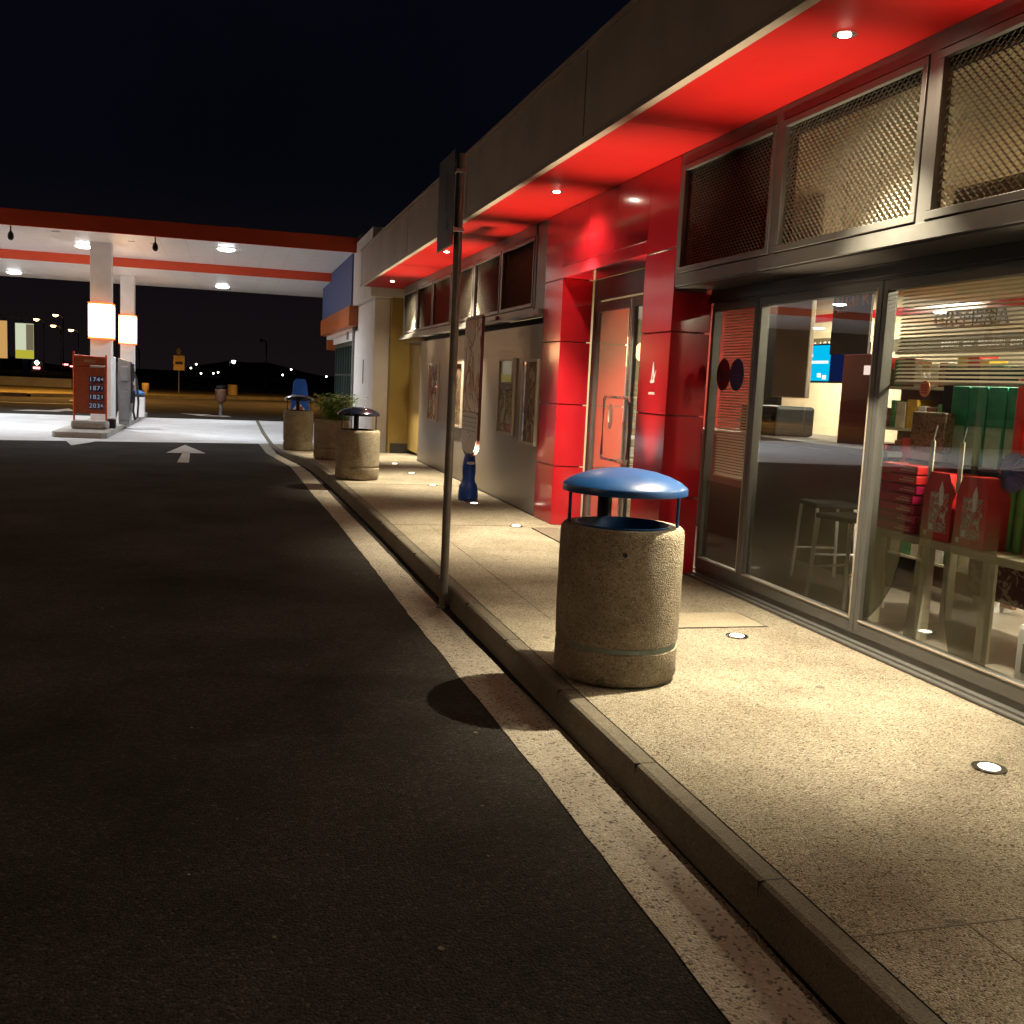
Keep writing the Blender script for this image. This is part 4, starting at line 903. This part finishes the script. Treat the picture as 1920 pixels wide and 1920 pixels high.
b = MB(); b.box(-.03, -.022, -.16, -.04, 1.72, 1.80); obj('lit_tag', b, emis('tag_lit', (1, .75, .65), 1.3), sk)
b = MB(); b.box(-.15, .15, -.3, -.26, 0, .3); b.box(-.15, .15, .26, .3, 0, .3); obj('foot', b, m_black, sk)
# white stools / chairs frames low behind the mid pane
st_ = None
for k, (x, y, lb) in enumerate(((4.4, 6.5, 'white framed bar stool close behind the middle pane'), (4.75, 7.35, 'white framed bar stool farther back behind the left pane'))):
    if st_ is None:
        st_ = thing('bar_stool', lb, 'stool', (x, y, .01), .2, 'white framed stools')
        b = MB(); b.box(-.18, .18, -.18, .18, .62, .66, .015); obj('seat', b, m_dark, st_)
        for sx_ in (-1, 1):
            for sy_ in (-1, 1):
                b = MB(); b.tube([(sx_ * .16, sy_ * .16, .62), (sx_ * .19, sy_ * .19, 0)], .014, 8); obj('leg', b, m_whitep, st_, True)
        b = MB(); b.tube([(-.18, -.18, .25), (.18, -.18, .25)], .01, 6); b.tube([(-.18, .18, .25), (.18, .18, .25)], .01, 6); obj('stretcher', b, m_whitep, st_, True)
    else: dup(st_, (x, y, .01), lb, rz=-.15)

# ------------------------------------------------------------------ lamps of the building
DL = [(-4.9, 'behind the camera'), (-0.02, 'above the near end of the pavement'), (4.86, 'above the near round bin'), (9.66, 'in front of the portal'), (14.85, 'behind the sign post'), (19.97, 'at the far end of the soffit')]
dl = None
for i, (y, wd) in enumerate(DL):
    lb = 'small recessed downlight in the red soffit, ' + wd
    if dl is None:
        dl = thing('downlight', lb, 'downlight', (3.0, y, ZS), 0, 'downlights in the red soffit')
        b = MB(); b.lathe([(.062, -.0005), (.062, -.004), (.036, -.005)], (0, 0, 0), 24); obj('rim', b, m_steel, dl, True)
        b = MB(); b.lathe([(.034, -.005), (.031, -.010), (.015, -.013)], (0, 0, 0), 24); obj('lens', b, e_down, dl, True)
    else: dup(dl, (3.0, y, ZS), lb)
for i, (y, wd) in enumerate(DL):
    light('downlight_beam', 'SPOT', None, (3.0, y, ZS - .05), 2150, (1.0, .87, .62), (0, 0, 0), .022, R(76), 1.0)
    light('downlight_spill', 'SPOT', None, (3.0, y, ZS - .05), 70, (1.0, .84, .58), (0, 0, 0), .03, R(150), 0.6)
UL = [(3.43, 'nearest, out in front of the right window'), (5.66, 'beside the cover slab by the window'), (7.95, 'hidden behind the near round bin'), (10.40, 'at the foot of the portal'), (12.36, 'at the blue pedestal'), (14.45, 'right behind the sign post'), (16.25, 'beyond the sign post, farther'), (18.0, 'farthest, near the wall end'), (1.1, 'near the camera, under the right edge'), (-1.2, 'behind the camera')]
ul = None
for i, (y, wd) in enumerate(UL):
    x = 3.09 if y < 8 else (2.97 if y < 13 else 2.85)
    lb = 'round recessed ground light in the pavement, ' + wd
    if ul is None:
        ul = thing('ground_light', lb, 'ground light', (x, y, 0), 0, 'ground lights along the pavement')
        b = MB(); b.lathe([(.072, .0005), (.070, .006), (.046, .007)], (0, 0, 0), 28); obj('rim', b, m_steel, ul, True)
        b = MB(); b.lathe([(.045, .0065), (.040, .010), (.016, .011)], (0, 0, 0), 28); obj('lens', b, e_up, ul, True)
    else: dup(ul, (x, y, 0), lb)
    if y != 12.36:
        light('ground_light_beam', 'SPOT', None, (x, y, .03), 980, (1.0, .82, .55), (PI, 0, 0), .02, R(42), 1.0)
light('ground_light_beam', 'SPOT', None, (2.98, 12.36, .03), 800, (1.0, .80, .52), (PI, 0, 0), .02, R(25), 1.0)

# ------------------------------------------------------------------ posters on the taupe wall
def poster(y0, y1, z0, z1, m_p, lb, extra=None):
    t = thing('wall_poster', lb, 'poster frame', (3.42, (y0 + y1) / 2, 0), 0, 'framed posters on the taupe wall')
    h = (y1 - y0) / 2; b = MB()
    b.box(-.035, -.001, -h, -h + .03, z0, z1, .003); b.box(-.035, -.001, h - .03, h, z0, z1, .003); b.box(-.034, -.001, -h + .03, h - .03, z0, z0 + .03); b.box(-.034, -.001, -h + .03, h - .03, z1 - .03, z1)
    obj('frame', b, m_trim, t)
    b = MB(); b.box(-.014, -.002, -h + .03, h - .03, z0 + .03, z1 - .03); obj('poster', b, m_p, t)
    b = MB(); b.quad((-.020, -h + .03, z0 + .03), (-.020, -h + .03, z1 - .03), (-.020, h - .03, z1 - .03), (-.020, h - .03, z0 + .03)); obj('glazing', b, m_pglass, t)
    if extra:
        for (a0, a1, c0, c1, mm, nm) in extra:
            b = MB(); b.box(-.0165, -.0145, a0, a1, c0, c1); obj(nm, b, mm, t)
    return t
p1 = printmat('poster_print_faces', [(.45, .10, .09), (.70, .55, .50), (.06, .03, .04), (.85, .80, .75)], (5, 5, 4), distort=.8, seed=1)
p2 = printmat('poster_print_dark', [(.30, .20, .13), (.03, .02, .02), (.65, .50, .32), (.08, .05, .05)], (5, 5, 2), distort=.8, seed=4)
p3 = printmat('poster_print_street', [(.75, .70, .55), (.08, .12, .08), (.80, .70, .35), (.35, .10, .08), (.85, .85, .82)], (5, 5, 5), distort=.8, seed=7)
poster(17.15, 17.95, .80, 1.80, p1, 'framed poster of pinkish faces at the far end of the taupe wall')
poster(15.25, 16.05, .80, 1.80, p2, 'framed dark brown poster just right of the sign post', )
poster(12.30, 13.05, .86, 1.82, p3, 'framed street scene poster with dark top and red patch, right of the pedestal sign', [(-.33, .33, 1.42, 1.78, mat('poster_dark_top', (.05, .02, .02), .3, var=.3), 'dark_top'), (-.30, -.02, .90, 1.0, m_redc, 'red_patch')])
poster(11.30, 11.95, .80, 1.80, p2, 'framed dark poster half hidden against the red portal')
b = MB(); b.box(3.30, 3.40, 13.0, 13.45, 2.305, 2.36, .01); tag(obj('junction_box', b, m_grey), 'small grey box on the sill under the mesh windows', 'box')

# ------------------------------------------------------------------ pedestal sign
ps = thing('pedestal_sign', 'tall double-sided advert panel on a blue moulded pedestal', 'advert sign', (2.98, 12.76, 0), R(0))
def outline(h, z0, z1, rr):
    pts = [(-h, z1 - .03), (-h, z0 + rr)]
    for i in range(1, 8): a = PI + (PI / 2) * i / 8; pts.append((-h * .22 + h * .78 * math.cos(a) , z0 + rr + rr * math.sin(a)))
    pts += [(-h * .2, z0), (h * .2, z0)]
    for i in range(1, 8): a = 1.5 * PI + (PI / 2) * i / 8; pts.append((h * .22 + h * .78 * math.cos(a), z0 + rr + rr * math.sin(a)))
    pts += [(h, z0 + rr), (h, z1 - .03), (h * .8, z1), (-h * .8, z1)]
    return pts
b = MB(); b.prism(outline(.445, .56, 2.33, .22), 'x', -.018, .018); obj('panel', b, mat('dark_red_edge', (.10, .012, .010), .5, var=.1), ps)
p4 = printmat('advert_print', [(.88, .84, .78), (.70, .50, .34), (.28, .14, .08), (.80, .55, .36), (.55, .56, .62), (.9, .87, .82)], (3.2, 3.2, 2.2), distort=.7, seed=11)
b = MB(); b.prism([(-.435, 1.13), (.435, 1.13), (.435, 2.28), (-.435, 2.28)], 'x', -.024, -.019); obj('advert', b, p4, ps)
low = outline(.43, .60, 1.12, .20); b = MB(); b.prism([(y, min(z, 1.125)) for y, z in low], 'x', -.024, -.019); pg = obj('text_sheet', b, mat('white_sheet', (.62, .60, .57), .4, var=.05), ps)
b = MB(); random.seed(9)
for k in range(4):
    z = 1.05 - k * .055
    y = -.40
    while y < .36:
        l = random.uniform(.04, .12); b.box(-.0255, -.0242, y, min(y + l, .4), z, z + (.016 if k == 0 else .009)); y += l + .02
b.box(-.0255, -.0242, -.05, .06, .86, .87); b.tube([(-.025, -.12, .84), (-.025, -.02, .79), (-.025, .08, .74)], .003, 5)
obj('print_line', b, m_grey, pg)
textobj('advert_writing', 'salotto', .13, m_whitep, ps, (-.026, 0.05, 1.36), FACE_NX, .001)
m_ped = mat('blue_moulded_plastic', (.016, .07, .36), .35, var=.08, vscale=20, bump=.15, bscale=40)
b = MB(); b.lathe([(.125, 0), (.128, .03), (.125, .12), (.112, .19), (.088, .23), (.08, .28), (.088, .36), (.085, .46), (.07, .55), (.05, .60)], (0, 0, 0), 28); ped = obj('pedestal', b, m_ped, ps, True)
for s in (-1, 1):
    b = MB(); b.lathe([(.02, -.02), (.05, -.01), (.05, .01), (.02, .02)], (0, s * .095, .48), 16); obj('knob', b, m_whitep, ps, True)
for s in (-1, 1):
    b = MB(); b.tube([(0, s * .06, .0), (0, s * .085, .10), (0, s * .07, .18)], .06, 14, .04); obj('foot', b, m_ped, ps, True)

# ------------------------------------------------------------------ sign post at the kerb
sp = thing('sign_post', 'thin metal sign post with a dark plate standing in the gutter', 'sign post', (1.535, 7.22, ZR + .003))
b = MB(); b.tube([(0.0, 0, 0), (.0, 0, 1.0), (.002, .0, 2.2), (.0, 0, 3.20)], .030, 18); b.lathe([(.033, 3.20), (.033, 3.215), (.0, 3.225)], (0, 0, 0), 16, cap=False); obj('post', b, m_post, sp, True)
m_plate = mat('dark_blue_grey_plate', (.018, .022, .030), .5, var=.1)
b = MB(); b.box(-.052, -.046, -.05, .50, 2.60, 3.24, .001); pl_ = obj('sign_plate', b, m_plate, sp)
b = MB(); b.box(-.054, -.040, -.055, .505, 2.592, 2.60); obj('plate_edge', b, m_trim, pl_)
b = MB(); b.box(-.0545, -.0522, .20, .25, 2.86, 3.05); b.prism([(.15, 3.04), (.30, 3.04), (.225, 3.13)], 'x', -.0545, -.0522); b.prism([(.17 + .04 * math.cos(i * PI / 6), 2.75 + .04 * math.sin(i * PI / 6)) for i in range(12)], 'x', -.0545, -.0522); obj('plate_symbol', b, m_black, pl_)
for z in (2.7, 3.1):
    b = MB(); b.box(-.046, .034, -.034, .034, z - .015, z + .015, .004); obj('clamp', b, m_steel, pl_)
b = MB(); b.lathe([(.05, -.0), (.048, .012), (.033, .016)], (0, 0, 0), 20, cap=False); obj('base_collar', b, m_kerb, sp, True)

# ------------------------------------------------------------------ round concrete bins
def bin_body(t, r, h, band=True):
    pr = [(r - .035, 0), (r - .012, .012), (r, .04), (r, .175), (r - .010, .180), (r - .010, .205), (r, .21), (r + .004, .4), (r + .002, h - .04), (r - .002, h - .014), (r - .014, h), (r - .075, h), (r - .085, h - .02), (r - .085, h - .30), (0.02, h - .30)]
    b = MB(); b.lathe(pr, (0, 0, 0), 72); return obj('body', b, m_bin, t, True)
def hood(t, r, zc, h0, m_c, ry=.33, hi=.085, posts=((.86, 200), (.86, 340), (.86, 90))):
    b = MB(); R0 = ry
    pr = [(R0 - .012, 0.0), (R0, .004), (R0, .032), (R0 - .005, .040), (R0 * .90, .062), (R0 * .75, .085), (R0 * .5, .110), (R0 * .25, .123), (0.004, .127)]
    b.lathe(pr, (0, 0, zc), 72); obj('hood', b, m_c, t, True)
    for (f, a) in posts:
        x, y = (R0 - .045) * math.cos(R(a)), (R0 - .045) * math.sin(R(a))
        b = MB(); b.tube([(x, y, h0 - .08), (x, y, zc + .004)], .009 if a != 90 else .04, 12); obj('post', b, m_c if a != 90 else m_black, t, True)
    b = MB(); b.lathe([(r - .078, h0 - .02), (r - .072, h0 + .006), (r - .082, h0 + .010), (r - .095, h0 - .02), (r - .095, h0 - .25)], (0, 0, 0), 60, cap=False); obj('liner_rim', b, m_c, t, True)
    b = MB(); b.lathe([(r - .1, h0 - .29), (r - .1, h0 - .28)], (0, 0, 0), 40); obj('liner_bottom', b, m_black, t, True)
b1 = thing('litter_bin', 'nearest round concrete litter bin with a blue domed hood', 'litter bin', (1.998, 4.965, 0))
bin_body(b1, .322, .80)
hood(b1, .322, .97, .80, m_capb, .326, posts=((.86, 158), (.86, 338), (.86, 90)))
b = MB()
for k in range(9):
    a0 = R(200 + k * 17.5); a1 = R(200 + k * 17.5 + 16.8)
    n = 6
    for i in range(n):
        p0 = a0 + (a1 - a0) * i / n; p1 = a0 + (a1 - a0) * (i + 1) / n; rr = .3145
        b.bm.faces.new([b.bm.verts.new(p) for p in ((rr * math.cos(p0), rr * math.sin(p0), .1815), (rr * math.cos(p1), rr * math.sin(p1), .1815), (rr * math.cos(p1), rr * math.sin(p1), .2045), (rr * math.cos(p0), rr * math.sin(p0), .2045))])
obj('tile_band', b, m_teall, b1)
b = MB(); b.lathe([(.0, 0), (.013, .003), (.012, .008)], (0, 0, 0), 12); o = obj('plug_hole', b, m_black, b1); o.location = (-.104, -.316, .69); o.rotation_euler = (PI / 2, 0, R(-18))
b2 = thing('litter_bin', 'round concrete litter bin with a black flat hood, in front of the planter', 'litter bin', (1.845, 15.18, 0))
bin_body(b2, .32, .725)
hood(b2, .32, .935, .725, m_capd, .31, posts=((.86, 200), (.86, 340), (.86, 90)))
b4 = thing('litter_bin', 'farthest round concrete litter bin, in shade, with a dark hood ring', 'litter bin', (1.41, 21.85, zt_(21.9)))
bin_body(b4, .305, .83)
hood(b4, .305, 1.04, .83, m_capd, .30, posts=((.86, 200), (.86, 340), (.86, 90)))
b3 = thing('planter', 'round concrete planter with a bushy green plant', 'planter', (1.80, 18.72, 0))
bin_body(b3, .315, .71)
b = MB(); b.lathe([(.225, .66), (.225, .665)], (0, 0, 0), 40); obj('soil', b, mat('soil', (.04, .028, .018), .95, var=.3, vscale=30), b3)
pl = MB(); pl2 = MB(); random.seed(21)
for i in range(260):
    a = random.uniform(0, 2 * PI); lean = random.uniform(.05, .46); L = random.uniform(.30, .60)
    bx, by = random.uniform(-.18, .18), random.uniform(-.18, .18)
    pts = []
    for k in range(6):
        f = k / 5; pts.append(Vector((bx + lean * f * f * math.cos(a) + .06, by + lean * f * f * math.sin(a), .66 + L * (f - .12 * f * f))))
    tgt = pl if random.random() < .75 else pl2
    for k in range(5):
        for q in range(3):
            p = pts[k].lerp(pts[k + 1], random.random()); aa = random.uniform(0, 2 * PI); l = random.uniform(.04, .085); d = Vector((math.cos(aa), math.sin(aa), random.uniform(-.2, .8))).normalized() * l
            sd = d.cross(Vector((random.uniform(-1, 1), random.uniform(-1, 1), 1))).normalized() * l * .2
            tgt.bm.faces.new([tgt.bm.verts.new(v) for v in (p, p + d * .5 + sd, p + d, p + d * .5 - sd)])
    if i % 3 == 0: tgt.tube([tuple(v) for v in pts], .003, 4)
obj('foliage', pl, m_leaf, b3); obj('dry_foliage', pl2, m_leaf2, b3)
# blue display stand behind the farthest bin
ds = thing('display_stand', 'blue tapered display stand with white and red mark behind the farthest bin', 'display stand', (1.47, 22.75, zt_(22.75)))
m_bst = mat('bright_blue_board', (.010, .13, .85), .5, var=.05)
b = MB(); b.prism([(-.27, .0), (.27, .0), (.235, .7), (.17, 1.36), (.12, 1.50), (-.06, 1.50), (-.12, 1.44)], 'y', -.03, .03); obj('board', b, m_bst, ds)
b = MB(); b.prism([(-.17, .80), (-.04, .80), (-.04, .97)], 'y', -.036, -.0305); b.prism([(.0, .98), (.04, .95), (.17, .80), (.0, .80)], 'y', -.036, -.0305); obj('white_mark', b, m_whitep, ds)
b = MB(); b.prism([(.05 + .035 * math.cos(i * PI / 6), .875 + .04 * math.sin(i * PI / 6)) for i in range(12)], 'y', -.041, -.0365); obj('red_mark', b, m_orange, ds)
